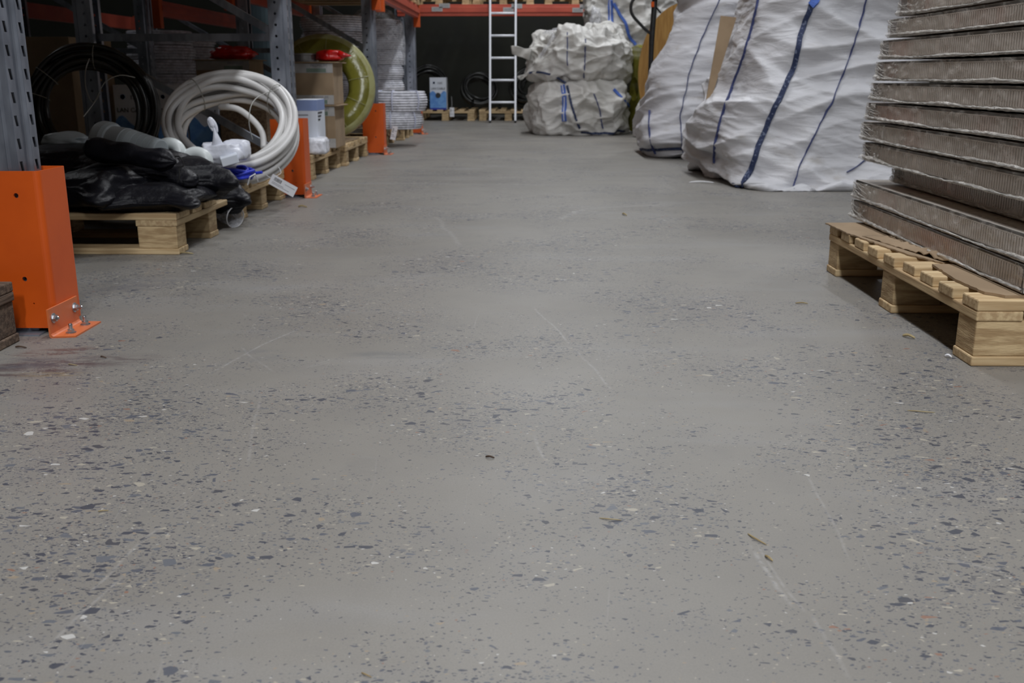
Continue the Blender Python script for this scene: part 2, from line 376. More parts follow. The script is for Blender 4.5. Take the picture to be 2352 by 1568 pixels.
def text(name, s_, size, mt, m, parent, ext=.0006):
    cu = bpy.data.curves.new(name, 'FONT'); cu.body = s_; cu.size = size; cu.extrude = ext; cu.align_x = 'CENTER'; cu.align_y = 'CENTER'
    tmp = bpy.data.objects.new(name + '_tmp', cu); col.objects.link(tmp)
    dg = bpy.context.evaluated_depsgraph_get(); me = bpy.data.meshes.new_from_object(tmp.evaluated_get(dg))
    bpy.data.objects.remove(tmp); bpy.data.curves.remove(cu)
    me.name = name; me.transform(mt); me.materials.clear(); me.materials.append(m)
    o = bpy.data.objects.new(name, me); col.objects.link(o); o.parent = parent; return o

# ------------------------------------------------------------------ the hall
struct('floor', MB().add([(-10, -8, 0), (7, -8, 0), (7, 16, 0), (-10, 16, 0)], [(0, 1, 2, 3)]), M['floor'])
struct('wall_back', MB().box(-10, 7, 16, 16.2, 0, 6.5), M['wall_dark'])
struct('wall_left', MB().box(-10.2, -10, -8, 16, 0, 6.5), M['wall'])
struct('wall_right', MB().box(7, 7.2, -8, 16, 0, 6.5), M['wall'])
struct('wall_front', MB().box(-10, 7, -8.2, -8, 0, 6.5), M['wall'])
struct('ceiling', MB().box(-10, 7, -8, 16, 6.5, 6.7), M['ceil'])

# ------------------------------------------------------------------ rack uprights with real holes
def holed_strip(mb, fmap, u0, u1, z0, z1, holes):
    """holes: [(u, z, w, h, kind)] sorted by z; kind slot | round"""
    zb = [z0] + [(holes[i][1] + holes[i + 1][1]) / 2 for i in range(len(holes) - 1)] + [z1]
    for i, (u, z, w_, h, kind) in enumerate(holes):
        a, b = zb[i], zb[i + 1]
        if kind == 'slot':
            k = w_ * .22
            inner = [(u - w_ / 2 + k, z - h / 2), (u + w_ / 2 + k, z - h / 2), (u + w_ / 2 - k, z + h / 2), (u - w_ / 2 - k, z + h / 2)]
            outer = [(u0, a), (u1, a), (u1, b), (u0, b)]
        else:
            outer = []; q = 3; cs = [(u0, a), (u1, a), (u1, b), (u0, b)]
            for c in range(4):
                p, r = cs[c], cs[(c + 1) % 4]
                outer += [(p[0] + (r[0] - p[0]) * j / q, p[1] + (r[1] - p[1]) * j / q) for j in range(q)]
            inner = []
            for ou, oz in outer:
                an = math.atan2((oz - (a + b) / 2) / (b - a), (ou - (u0 + u1) / 2) / (u1 - u0)); inner.append((u + w_ / 2 * math.cos(an), z + w_ / 2 * math.sin(an)))
        n = len(outer); mb.add([fmap(*p) for p in outer + inner], [(j, (j + 1) % n, n + (j + 1) % n, n + j) for j in range(n)])
def polymap(p0, p1):
    d = math.dist(p0, p1)
    return lambda u, z: (p0[0] + (p1[0] - p0[0]) * u / d, p0[1] + (p1[1] - p0[1]) * u / d, z)
H_UP = 3.4; PITCH_H = .0528
def make_upright_mesh():
    """aisle face at x=0 looking +x, y 0..0.12, body reaching to x=-0.09"""
    mb = MB(); g = .010
    prof = [(-.09, .028, None), (-.09, 0, None), (-.022, 0, 'round'), (-.016, .006, None), (0, .006, None), (0, .040, 'slot'), (-g, .048, None), (-g, .072, None), (0, .080, None), (0, .114, 'slot'), (-.016, .114, None), (-.022, .12, None), (-.09, .12, 'round'), (-.09, .092, None)]
    nz = int(H_UP / PITCH_H) - 1
    for i in range(len(prof) - 1):
        a, b, kind = prof[i][:2], prof[i + 1][:2], prof[i + 1][2]; L = math.dist(a, b); fm = polymap(a, b)
        if kind == 'slot': holed_strip(mb, fm, 0, L, .004, H_UP, [(L / 2, .03 + k * PITCH_H, .0135, .0245, 'slot') for k in range(nz)])
        elif kind == 'round': holed_strip(mb, fm, 0, L, .004, H_UP, [(L / 2, .055 + k * PITCH_H, .0135, .0135, 'round') for k in range(nz)])
        else: mb.add([fm(0, .004), fm(L, .004), fm(L, H_UP), fm(0, H_UP)], [(0, 1, 2, 3)])
    return mb
up_proto = make_upright_mesh().build('upright', M['galv'], solid=.002)
up_me = up_proto.data; bpy.data.objects.remove(up_proto)
def upright(parent, loc, rz=0):
    o = bpy.data.objects.new('upright', up_me); col.objects.link(o); o.parent = parent; o.location = loc; o.rotation_euler = (0, 0, rz)
    md = o.modifiers.new('thickness', 'SOLIDIFY'); md.thickness = .002; md.offset = 0
    f = MB().box(-.11, .02, -.035, .15, 0, .004); f.build('foot_plate', M['galv'], o)
    for (x, y) in ((-.075, -.022), (-.075, .138)): anchor(o, x, y, .004)
    return o
def hexbolt(mb, mt, r=.0085, h=.007, stud=.012, washer=True):
    if washer: mb.lathe([(0, 0), (r * 1.45, 0), (r * 1.45, .002), (0, .002)], 16, mt)
    mb.prism([(r * math.cos(k * PI / 3), r * math.sin(k * PI / 3)) for k in range(6)], h, mt @ Matrix.Translation((0, 0, .002)))
    mb.lathe([(0, 0), (r * .55, 0), (r * .55, .002 + h + stud), (r * .4, .004 + h + stud), (0, .004 + h + stud)], 12, mt)
def anchor(parent, x, y, z):
    mb = MB(); hexbolt(mb, Matrix.Translation((x, y, z))); return mb.build('anchor_bolt', M['zinc'], parent)

def brace(parent, a, b, w_=.036):
    a, b = Vector(a), Vector(b); d = b - a; L = d.length; mt = basis(a, d, (0, 1, 0))
    s = w_ / 2; mb = MB()
    poly = [(-s, 0), (s, 0), (s, .028), (s - .008, .028), (s - .008, .003), (-s + .008, .003), (-s + .008, .028), (-s, .028)]
    vs = [mt @ Vector((x, yy - .014, zz)) for x in (0, L) for zz, yy in poly]; n = len(poly)
    mb.add(vs, [tuple(range(n))[::-1], tuple(range(n, 2 * n))] + [(k, (k + 1) % n, n + (k + 1) % n, n + k) for k in range(n)])
    return mb.build('brace', M['galv'], parent)

FRAME_Y = (2.34, 5.13, 7.97, 10.75); XF = -1.203; DEP = 1.06
def frame(y0, xf, label, group, diags=True):
    t = thing('rack_frame', label, 'rack frame', (xf, y0, 0), group=group)
    upright(t, (0, 0, 0)); upright(t, (-DEP, .12, 0), PI)
    xa, xb = -.05, -DEP + .05; ym = .06
    brace(t, (xa, ym, .79), (xb, ym, .79))
    brace(t, (xa, ym, .18), (xb, ym, .18))
    zs = (.18, .77, 1.36, 1.95, 2.54)
    for i in range(4):
        a, b = (xa, xb) if True else (xb, xa)
        brace(t, (a, ym + (.022 if i % 2 else -.022), zs[i] + .02), (b, ym + (.022 if i % 2 else -.022), zs[i + 1] - .02))
    return t
frame(FRAME_Y[0], XF, 'grey perforated rack frame standing in the nearest orange guard', 'rack frames along the aisle')
frame(FRAME_Y[1], XF, 'grey rack frame standing behind the big white pipe coil', 'rack frames along the aisle')
frame(FRAME_Y[2], XF, 'grey rack frame standing just past the large yellow ring coil', 'rack frames along the aisle')
frame(FRAME_Y[3], XF, 'grey rack frame at the far corner beside the grey wrapped coils', 'rack frames along the aisle')
frame(FRAME_Y[2], -2.95, 'dim grey rack frame in the second row behind the white cable boxes', 'rack frames of the second row')
frame(FRAME_Y[3], -2.95, 'dim far rack frame of the second row beside the blue grey column', 'rack frames of the second row')

# orange guards
def guard(y0, label):
    t = thing('upright_guard', label, 'rack guard', (-1.15, y0, 0), group='orange guards on the rack feet')
    mb = MB(); r = .014; z0, z1 = .014, .392; Lp = .165; Ls = .145
    fm = lambda u, z: (-Lp + u, 0, z)
    holed_strip(mb, fm, 0, Lp - r, z0, z1, [(.118 if False else Lp - r - .035, .075 + .0, .004, .004, 'round'), (Lp - r - .050, .135, .012, .012, 'round'), (Lp - r - .045, .335, .012, .012, 'round')])
    arc = [(-r + r * math.sin(a), r - r * math.cos(a)) for a in [k * PI / 2 / 5 for k in range(6)]]
    side = arc + [(0.0, Ls - r)] + [(-r + r * math.cos(a), Ls - r + r * math.sin(a)) for a in [k * PI / 2 / 5 for k in range(1, 6)]] + [(-Lp, Ls)]
    vs = [(x, y, z) for x, y in side for z in (z0, z1)]
    mb.add(vs, [(2 * k, 2 * k + 2, 2 * k + 3, 2 * k + 1) for k in range(len(side) - 1)])
    mb.build('guard_body', M['orange'], t, solid=.004)
    # angle foot
    b = MB(); w0, w1 = -.045, .112; R = .006
    pr = [(.001, .070), (.001, R), (.001 + R * .3, R * .3), (.001 + R, .0), (.060, 0), (.060, .004), (.0055 + R, .004), (.0055 + R * .4, .004 + R * .4), (.0055, .004 + R), (.0055, .070)]
    n = len(pr); vs = []
    for x, z in pr: vs.append((x, w0 + (.0 if x < .05 else .010), z))
    for x, z in pr: vs.append((x, w1 + (.0 if x < .05 else .0), z))
    b.add(vs, [tuple(range(n))[::-1], tuple(range(n, 2 * n))] + [(k, (k + 1) % n, n + (k + 1) % n, n + k) for k in range(n)])
    f = b.build('foot_angle', M['orange_dusty'], t)
    for yy in (-.024, .090):
        mb = MB(); hexbolt(mb, basis((.0055, yy, .045), (0, 1, 0), (0, 0, 1)), stud=.010 if yy > 0 else .003); mb.build('side_bolt', M['zinc'], f)
    for yy in (-.005, .075):
        mb = MB(); hexbolt(mb, Matrix.Translation((.036, yy, .004))); mb.build('anchor_bolt', M['zinc'], f)
    return t
for y, l in zip(FRAME_Y, ('large orange steel guard bolted to the floor at the near left', 'orange steel guard partly hidden behind the white pipe coil',
                          'orange steel guard just beyond the notched pallet with the yellow ring', 'smallest orange steel guard at the far end of the rack')):
    guard(y - .01, l)

# beams
def beam_x(y, x0, x1, z0, z1, label, cat='rack beam', d=.05):
    t = thing('rack_beam', label, cat, (0, 0, 0), group='orange beams')
    MB().box(x0, x1, y, y + d, z0, z1).build('beam_body', M['beam'], t, bevel=.004)
    MB().box(x0, x1, y - .012, y, z0 + .045, z1 - .03).build('beam_rib', M['beam'], t, bevel=.004)
    return t
def beam_y(x, y0, y1, z0, z1, label, side=1, group='orange beams'):
    t = thing('rack_beam', label, 'rack beam', (0, 0, 0), group=group)
    MB().box(x - .05, x, y0 + .06, y1 - .06, z0, z1).build('beam_body', M['beam'], t, bevel=.004)
    MB().box(x if side > 0 else x - .062, x + .012 if side > 0 else x - .05, y0 + .06, y1 - .06, z0 + .04, z1 - .03).build('beam_rib', M['beam'], t, bevel=.004)
    for y in (y0 + .005, y1 - .075):
        MB().box(x - .055 if side > 0 else x - .06, x + .008, y, y + .07, z0 - .09, z1 + .02).build('end_connector', M['orange'], t, bevel=.003)
    return t
BL = ('nearest bay, above the black sacks', 'middle bay, above the carton stack', 'far bay, above the wrapped coils')
for yb0, nm in ((-.48, 'front'),):
    beam_y(XF + .056, yb0, FRAME_Y[0], 1.17, 1.29, 'orange rack beam above the near left corner, aisle side')
    beam_y(XF - DEP, yb0, FRAME_Y[0], 1.17, 1.29, 'orange rack beam above the near left corner, rear side', -1)
for i in range(3):
    beam_y(XF + .056, FRAME_Y[i] + .12, FRAME_Y[i + 1], 1.17, 1.29, 'orange rack beam on the aisle side of the ' + BL[i])
    beam_y(XF - DEP + .0, FRAME_Y[i] + .12, FRAME_Y[i + 1], 1.17, 1.29, 'orange rack beam on the rear side of the ' + BL[i], -1)
beam_y(-2.95 + .056, FRAME_Y[2] + .12, FRAME_Y[3], 1.05, 1.17, 'dim orange beam of the second row above the stacked wrapped coils')
beam_y(-4.01 - .02, FRAME_Y[2] + .12, FRAME_Y[3], 1.05, 1.17, 'dim dark red beam at the back of the second row', -1)

# back rack
bb = beam_x(13.6, -1.74, 3.2, 1.345, 1.49, 'long orange beam across the back of the hall behind the ladder')
def strip_label(par, px, py, w_=.14, h=.055):
    p = at(px, py, 13.585)
    pl = MB().box(p.x - w_ / 2, p.x + w_ / 2, 13.583, 13.587, p.z - h / 2, p.z + h / 2).build('location_label', M['label_grey'], par)
    text('printed_code', 'A020' + str(random.randint(1, 9)), .04, basis((p.x, 13.5825, p.z), (1, 0, 0), (0, 0, 1)), M['faint_ink'], pl)
for px, py in ((1004, 21), (1021, 13), (1168, 22), (1187, 14), (1327, 23), (1344, 15)): strip_label(bb, px, py)
def back_frame(x, label):
    t = thing('rack_frame', label, 'rack frame', (x, 13.62, 0), group='rack frames of the back row')
    upright(t, (0, 0, 0), -PI / 2); upright(t, (-.12 + .12, 1.0, 0), -PI / 2); return t
back_frame(-1.78, 'dark rack frame of the back row left of the blue and white carton')
back_frame(3.2, 'rack frame of the back row hidden at the right behind the sacks')

# ------------------------------------------------------------------ pallets
def pallet_euro(label, loc, rz=0, mats=('wood_x', 'wood_y'), group=None, LX=1.2, LY=.8, two=False):
    """origin at the +x,-y corner on the floor; boards run along x"""
    t = thing('wooden_pallet', label, 'pallet', loc, rz, group)
    a, b = M[mats[0]], M[mats[1]]; blk = M['wood_block'] if mats[0] == 'wood_x' else M['old_x']
    rows = (0, LY / 2 - .05, LY - .1) if not two else (0, LY - .1)
    for y in rows: MB().box(-LX, 0, y, y + .1, 0, .021).build('bottom_board', a, t, bevel=.003)
    for x in (-LX, -LX / 2 - .0725, -.145):
        for y in rows: MB().box(x + .004, x + .145 - .004, y + .002, y + .098, .021, .099).build('block', blk, t, bevel=.003)
        MB().box(x, x + .145, 0, LY + (.14 if two else 0), .099, .121).build('stringer_board', b, t, bevel=.003)
    ws = (.145, .1, .145, .1, .145) if not two else (.145, .1, .145); g = (LY - sum(ws)) / (len(ws) - 1); y = 0
    for w_ in ws:
        MB().box(-LX, .0, y, y + w_, .121, .144).build('top_board', a, t, bevel=.003); y += w_ + g
    return t
PG = 'pallets along the aisle rack'
p0 = pallet_euro('pale wooden pallet under the black sacks', (-1.228, 3.43, 0), group=PG, LY=.46, two=True)
p1 = pallet_euro('wooden pallet under the white pipe coil and the blue cable', (-1.25, 4.29, 0), group=PG)
pallet_euro('dark weathered pallet corner at the left edge below the near guard', (-1.207, 1.46, 0), 0, ('old_x', 'old_y'), PG)
copy_tree(p1, (-1.265, 8.62, 0), 0, 'wooden pallet under the grey wrapped coils, right behind the third guard', PG)
copy_tree(p1, (-1.21, 9.70, 0), 0, 'wooden pallet at the far end of the aisle rack, next to the last guard', PG)

def notched(label, loc, LX=.8, LY=1.09, nb=9, group=None, nblk=3, matset=None, rz=0, mirror=False):
    """boards run along x, open ends looking -x (or +x when mirrored); origin at that side's near corner"""
    t = thing('wooden_pallet', label, 'pallet', loc, rz, group); sx = -1 if mirror else 1
    def bx(name, x0, x1, y0, y1, z0, z1, m): 
        X0, X1 = sorted((sx * x0, sx * x1)); return MB().box(X0, X1, y0, y1, z0, z1).build(name, m, t, bevel=.0035)
    bw = .082; gp = (LY - nb * bw) / (nb - 1)
    for k in range(nb):
        e = random.uniform(-.004, .006) if 0 < k < nb - 1 else 0
        bx('top_board', e, LX, k * (bw + gp), k * (bw + gp) + bw, .122, .147, M['wood_x'])
    for x in (0, LX / 2 - .05, LX - .1): bx('stringer_board', x, x + .1, 0, LY, .100, .122, M['wood_y'])
    for k in range(nblk):
        y = k * (LY - .1) / (nblk - 1)
        for x in (0, LX / 2 - .05, LX - .1): bx('block', x + .003, x + .13 if x < LX - .11 else x + .097, y + .003, y + .097, .022, .100, M['wood_block'])
        bx('bottom_board', 0, LX, y, y + .1, 0, .022, M['wood_x'])
    return t
pr = notched('pallet with notched board ends under the wrapped stack on the right', (.955, 2.085, 0), LX=.85)
# middle bay pallets
notched('pallet under the white carton and film package, middle bay', (-1.295, 5.97, 0), LX=.95, LY=.9, nb=7, mirror=True, group=PG, nblk=3)
notched('pallet with a curled cardboard sheet below the yellow ring', (-1.262, 6.92, 0), LX=.95, LY=.93, nb=7, mirror=True, group=PG, nblk=3)
# back pallets
nb_ = notched('pallet on the floor at the back, left of the ladder', (-.76, 13.9, 0), LX=1.0, LY=.80, nb=6, group='pallets of the back rack', rz=PI / 2)
copy_tree(nb_, (.10, 13.9, 0), PI / 2, 'pallet on the floor at the back, directly behind the ladder', 'pallets of the back rack')
copy_tree(nb_, (.96, 13.9, 0), PI / 2, 'pallet on the floor at the back, mostly behind the half-filled bag', 'pallets of the back rack')
# upper level pallets (some undersides and blocks show at the top of the picture), with unseen cartons added to block light
UPG = 'pallets resting on the beams'
for x_, lab in ((-.80, 'left of the ladder top'), (.04, 'crossed by the ladder top'), (.98, 'right of the ladder, above the half-filled bag'), (1.90, 'hidden behind the tall rear bag')):
    copy_tree(nb_, (x_, 13.68, 1.491), PI / 2, 'pallet up on the back beam, ' + lab, UPG)
k = 0
for i in range(-1, 3):
    y0 = FRAME_Y[i] + .2 if i >= 0 else -.45  # camera side row is out of view, added to block lamps behind the camera
    for j in range(3):
        k += 1
        yy = y0 + j * .85
        copy_tree(p1, (-1.13, yy, 1.291), 0, 'pallet up on the beams of the %s bay, %s' % (('near', 'middle', 'far', 'camera side')[i], ('nearest of its three', 'centre one of its three', 'farthest of its three')[j]), UPG)
        c = MB().box(-2.30, -1.15, yy + .02, yy + .79, 1.4365, 3.2).build('carton', M['card'], bevel=.004)  # unseen load, added to keep lamp light off the shelves below
        tag(c, 'unseen large carton added to block light, on the %s pallet of the %s bay' % (('nearest', 'centre', 'farthest')[j], ('near', 'middle', 'far', 'camera side')[i]), 'box', 'added light-blocking cartons on the upper pallets')

# ------------------------------------------------------------------ wrapped ribbed panels on the right pallet
def noisy_sheet(p00, du, dv, nu, nv, amp, sc, seed, nrm):
    """sheet of nu x nv quads from p00 along du, dv, bumped along nrm"""
    p00, du, dv, nrm = Vector(p00), Vector(du), Vector(dv), Vector(nrm); vs = []
    for i in range(nu + 1):
        for j in range(nv + 1):
            p = p00 + du * (i / nu) + dv * (j / nv)
            q = Vector((p.x * sc[0], p.y * sc[1], p.z * sc[2] + seed))
            vs.append(p + nrm * (noise.fractal(q, .8, 2.1, 4) * amp))
    return vs, [(i * (nv + 1) + j, (i + 1) * (nv + 1) + j, (i + 1) * (nv + 1) + j + 1, i * (nv + 1) + j + 1) for i in range(nu) for j in range(nv)]
WP = 'film wrapped panels stacked on the right pallet'
def panel(i, z0, z1, x0, y0, y1, label):
    t = thing('radiator_panel', label, 'wrapped panel', (0, 0, 0), group=WP)
    x1 = x0 + .66; zt = z1 - .0045; zb = z0 + .0035; e = .055
    MB().box(x0 + .012, x1, y0 + .01, y1 - .012, zb + .006, zt - .003).build('core', M['groove'], t)
    mb = MB(); rim = .009
    mb.box(x0, x1, y0, y1, zt - .003 - rim * .3, zt); mb.box(x0, x1, y0, y1, zb, zb + .006)
    mb.box(x0, x0 + .006, y0, y1, zt - rim, zt); mb.box(x0, x0 + .006, y0, y1, zb, zb + rim)
    n = int((y1 - y0 - e) / .0125)
    ym = y1 - e
    for k in range(n):
        y = ym - k * .0125
        w_ = .0068
        if y - w_ < y0: break
        if 28 <= k <= 29: w_ = .0125
        mb.box(x0, x0 + .0125, y - w_, y, zb + rim * .9, zt - rim * .9)
    mb.box(x0, x1, y0 - .0005, y0 + .02, zb + .001, zt - .001)
    mb.build('grille', M['radiator'], t)
    MB().box(x0 - .0005, x1, ym, y1, zb + .0005, zt - .0005).build('end_panel', M['radiator_end'], t, bevel=.006)
    # stretch film: skirt round front, top lip and end
    sd = i * 3.7
    fm = MB()
    fm.add(*noisy_sheet((x0 - .004, y0 - .004, zb - .001), (0, y1 - y0 + .008, 0), (0, 0, zt - zb + .002), 150, 10, .0035, (1, 16, 38), sd, (-1, 0, 0)))
    fm.add(*noisy_sheet((x0 - .004, y1 + .004, zb - .001), (x1 - x0, 0, 0), (0, 0, zt - zb + .002), 40, 6, .004, (16, 1, 38), sd, (0, 1, 0)))
    fm.add(*noisy_sheet((x0 - .004, y0 - .004, zb - .001), (x1 - x0, 0, 0), (0, 0, zt - zb + .002), 40, 6, .004, (16, 1, 38), sd, (0, -1, 0)))
    fm.add(*noisy_sheet((x0 - .004, y0 - .004, zt + .0012), (0, y1 - y0 + .008, 0), (x1 - x0, 0, 0), 60, 10, .0012, (9, 9, 1), sd, (0, 0, 1)))
    fm.build('film_wrap', M['film'], t, smooth=True)
    # bunched folds of film along the lower edge, thick towards the far corner
    fb = MB(); nn = 150; rows = 6
    vs = []
    for a in range(nn + 1):
        f = a / nn; y = y0 + (y1 - y0) * f
        amp = .5 + .9 * max(0, noise.noise(Vector((y * 4, sd, 0))) + .25) + (1.2 * max(0, (f - .8) / .2))
        for b_ in range(rows):
            ph = b_ / (rows - 1)
            zz = zb - .001 + ph * .0105 * amp + .0022 * noise.noise(Vector((y * 34, ph * 3, sd)))
            bul = math.sin(ph * PI) * .0065 * amp * (.8 + .5 * noise.noise(Vector((y * 60, ph * 5, sd + 9))))
            vs.append((x0 - .0045 - bul, y, zz))
    fb.add(vs, [(a * rows + b_, (a + 1) * rows + b_, (a + 1) * rows + b_ + 1, a * rows + b_ + 1) for a in range(nn) for b_ in range(rows - 1)])
    fb.build('film_fold', M['film_fold'], t, smooth=True)
    cf = MB(); Lc = .10 + .05 * ((i * 7) % 3)
    vs, fs = noisy_sheet((x0 - .0075, y1 - Lc, zb), (0, Lc + .004, 0), (0, 0, zt - zb), 60, 22, .0055, (1, 30, 70), sd + 3, (-1, 0, 0))
    vs = [Vector((v.x, v.y - (0 if v.y > y1 - Lc * .6 else abs(noise.noise(Vector((3, v.z * 60, sd)))) * .03), v.z)) for v in vs]
    cf.add(vs, fs); cf.build('film_corner', M['film_corner'], t, smooth=True)
    # corner streaks of gathered film
    cb = MB(); rnd = random.Random(i)
    for q in range(13):
        z = zb + .006 + rnd.random() * (zt - zb - .010); L = rnd.uniform(.04, .15); dz = rnd.uniform(-.030, .006)
        z2 = min(max(z + dz, zb + .003), zt - .002)
        pts = [(x0 - .007 - .002 * math.sin(f * PI), y1 - f * L + .002, z + (z2 - z) * f + .0015 * math.sin(f * 9 + q)) for f in (0, .2, .4, .6, .8, 1)]
        cb.tube(pts, [.0004, .0012, .0014, .0011, .0008, .0002], 5)
    cb.build('film_streak', M['film_fold'], t, smooth=True)
    return t
LAY = [(.157, .222, 1.055, 3.27), (.222, .286, 1.053, 3.26), (.286, .345, 1.125, 3.13), (.345, .408, 1.060, 3.225), (.408, .470, 1.056, 3.245), (.470, .529, 1.058, 3.22),
       (.529, .589, 1.060, 3.20), (.589, .651, 1.064, 3.185), (.651, .713, 1.068, 3.17), (.713, .772, 1.075, 3.14), (.772, .832, 1.085, 3.10), (.832, .892, 1.09, 3.08), (.892, .952, 1.095, 3.07)]
WHICH = ('lowest film wrapped panel resting on the cardboard of the right pallet', 'film wrapped panel, second from the bottom of the right stack', 'set back film wrapped panel, third from the bottom of the right stack',
         'film wrapped panel jutting out just above the set back one', 'film wrapped panel, fifth from the bottom of the right stack', 'film wrapped panel, sixth from the bottom of the right stack', 'film wrapped panel, seventh from the bottom, just below eye level',
         'film wrapped panel, eighth from the bottom, just above eye level', 'film wrapped panel, ninth from the bottom of the right stack', 'film wrapped panel, tenth from the bottom of the right stack', 'film wrapped panel, eleventh from the bottom, crossing the top edge', 'film wrapped panel above the picture, twelfth from the bottom', 'topmost film wrapped panel of the right stack')
for i, ((a, b, x, y1), l) in enumerate(zip(LAY, WHICH)): panel(i + 1, a, b, x, y1 - 1.17, y1, l)

# cardboard sheets on the pallet
def ragged(poly, z, name, label, thick=.004, curl=None, wob=.0, parent=None, m='card'):
    """sheet with ragged outline given in world xy"""
    pts = []
    for i in range(len(poly)):
        a, b = Vector(poly[i]), Vector(poly[(i + 1) % len(poly)]); n = max(2, int((b - a).length / .012))
        for k in range(n):
            p = a.lerp(b, k / n); j = wob * noise.noise(Vector((p.x * 60, p.y * 60, 3)))
            pts.append((p.x + j, p.y + j * .6))
    me = MB().prism(pts, thick, Matrix.Translation((0, 0, z)))
    o = me.build(name, M[m]); 
    return o
tag(ragged([(.948, 3.20), (1.30, 3.22), (1.30, 2.50), (1.045, 2.50), (1.00, 2.62), (.975, 2.80), (.952, 3.0)], .1475, 'cardboard_sheet', '', wob=.006),
    'torn thin cardboard sheet under the far half of the right stack', 'cardboard')
tag(ragged([(1.005, 2.47), (1.5, 2.47), (1.5, 2.10), (1.02, 2.105), (.990, 2.14), (.985, 2.28)], .1476, 'cardboard_sheet', '', thick=.006, wob=.004),
    'corrugated cardboard sheet on the near corner of the right pallet', 'cardboard')
# crumpled flap of brown paper
def flap():
    mb = MB(); nu, nv = 40, 16; vs = []
    for i in range(nu + 1):
        for j in range(nv + 1):
            u, v = i / nu, j / nv
            y = 2.92 - u * .50 ; x = .975 + u * .085 + v * (.10 - .04 * u)
            z = .1535 + .030 * math.sin(v * PI) * u * u + .012 * u * abs(noise.noise(Vector((x * 30, y * 22, 1)))) * 2 + .004 * noise.noise(Vector((x * 60, y * 60, 2)))
            vs.append((x, y, max(z, .1530)))
    mb.add(vs, [(i * (nv + 1) + j, (i + 1) * (nv + 1) + j, (i + 1) * (nv + 1) + j + 1, i * (nv + 1) + j + 1) for i in range(nu) for j in range(nv)])
    return mb.build('paper_flap', M['card'], smooth=True, solid=.002)
tag(flap(), 'crumpled brown paper flap lying along the foot of the right stack', 'paper')

# ------------------------------------------------------------------ big woven sacks
def rdg(v, o=3):
    s = 0; a = 1
    for _ in range(o):
        s += a * (1 - abs(noise.noise(v)) * 2.2); v = v * 2.03 + Vector((5.1, 3.3, 7.7)); a *= .5
    return s / 1.75
def crinkle(name, label, c, r, m, seed=1, cat='plastic film', amp=.3, sub=4, parent=None, sq=(1, 1, 1), rot=0, zmin=None):
    bm = bmesh.new(); bmesh.ops.create_icosphere(bm, subdivisions=sub, radius=1)
    R = Matrix.Rotation(rot, 3, 'Z')
    for v in bm.verts:
        p = v.co.copy(); n = p.normalized()
        k = 1 + amp * (noise.noise(n * 1.6 + Vector((seed, 0, 0)))) + amp * .55 * (rdg(n * 2.6 + Vector((seed, 2, 0)), 3) - .4)
        q = Vector(tuple(math.copysign(abs(x) ** s_, x) for x, s_ in zip(n, sq)))
        v.co = R @ Vector((q.x * r[0], q.y * r[1], q.z * r[2])) * k + Vector(c)
        if zmin is not None: v.co.z = max(v.co.z, zmin)
    me = bpy.data.meshes.new(name); bm.to_mesh(me); bm.free(); me.polygons.foreach_set('use_smooth', [True] * len(me.polygons)); me.materials.append(m)
    o = bpy.data.objects.new(name, me); col.objects.link(o)
    if parent: o.parent = parent
    if label: tag(o, label, cat)
    return o
def catmull(keys, s):
    """keys: [(s, tuple)] -> interpolated tuple"""
    for i in range(len(keys) - 1):
        if s <= keys[i + 1][0] or i == len(keys) - 2:
            a, b = keys[i], keys[i + 1]; f = min(max((s - a[0]) / (b[0] - a[0]), 0), 1)
            p0 = keys[max(i - 1, 0)][1]; p1, p2 = a[1], b[1]; p3 = keys[min(i + 2, len(keys) - 1)][1]
            return [.5 * ((2 * y1) + (-y0 + y2) * f + (2 * y0 - 5 * y1 + 4 * y2 - y3) * f * f + (-y0 + 3 * y1 - 3 * y2 + y3) * f ** 3) for y0, y1, y2, y3 in zip(p0, p1, p2, p3)]
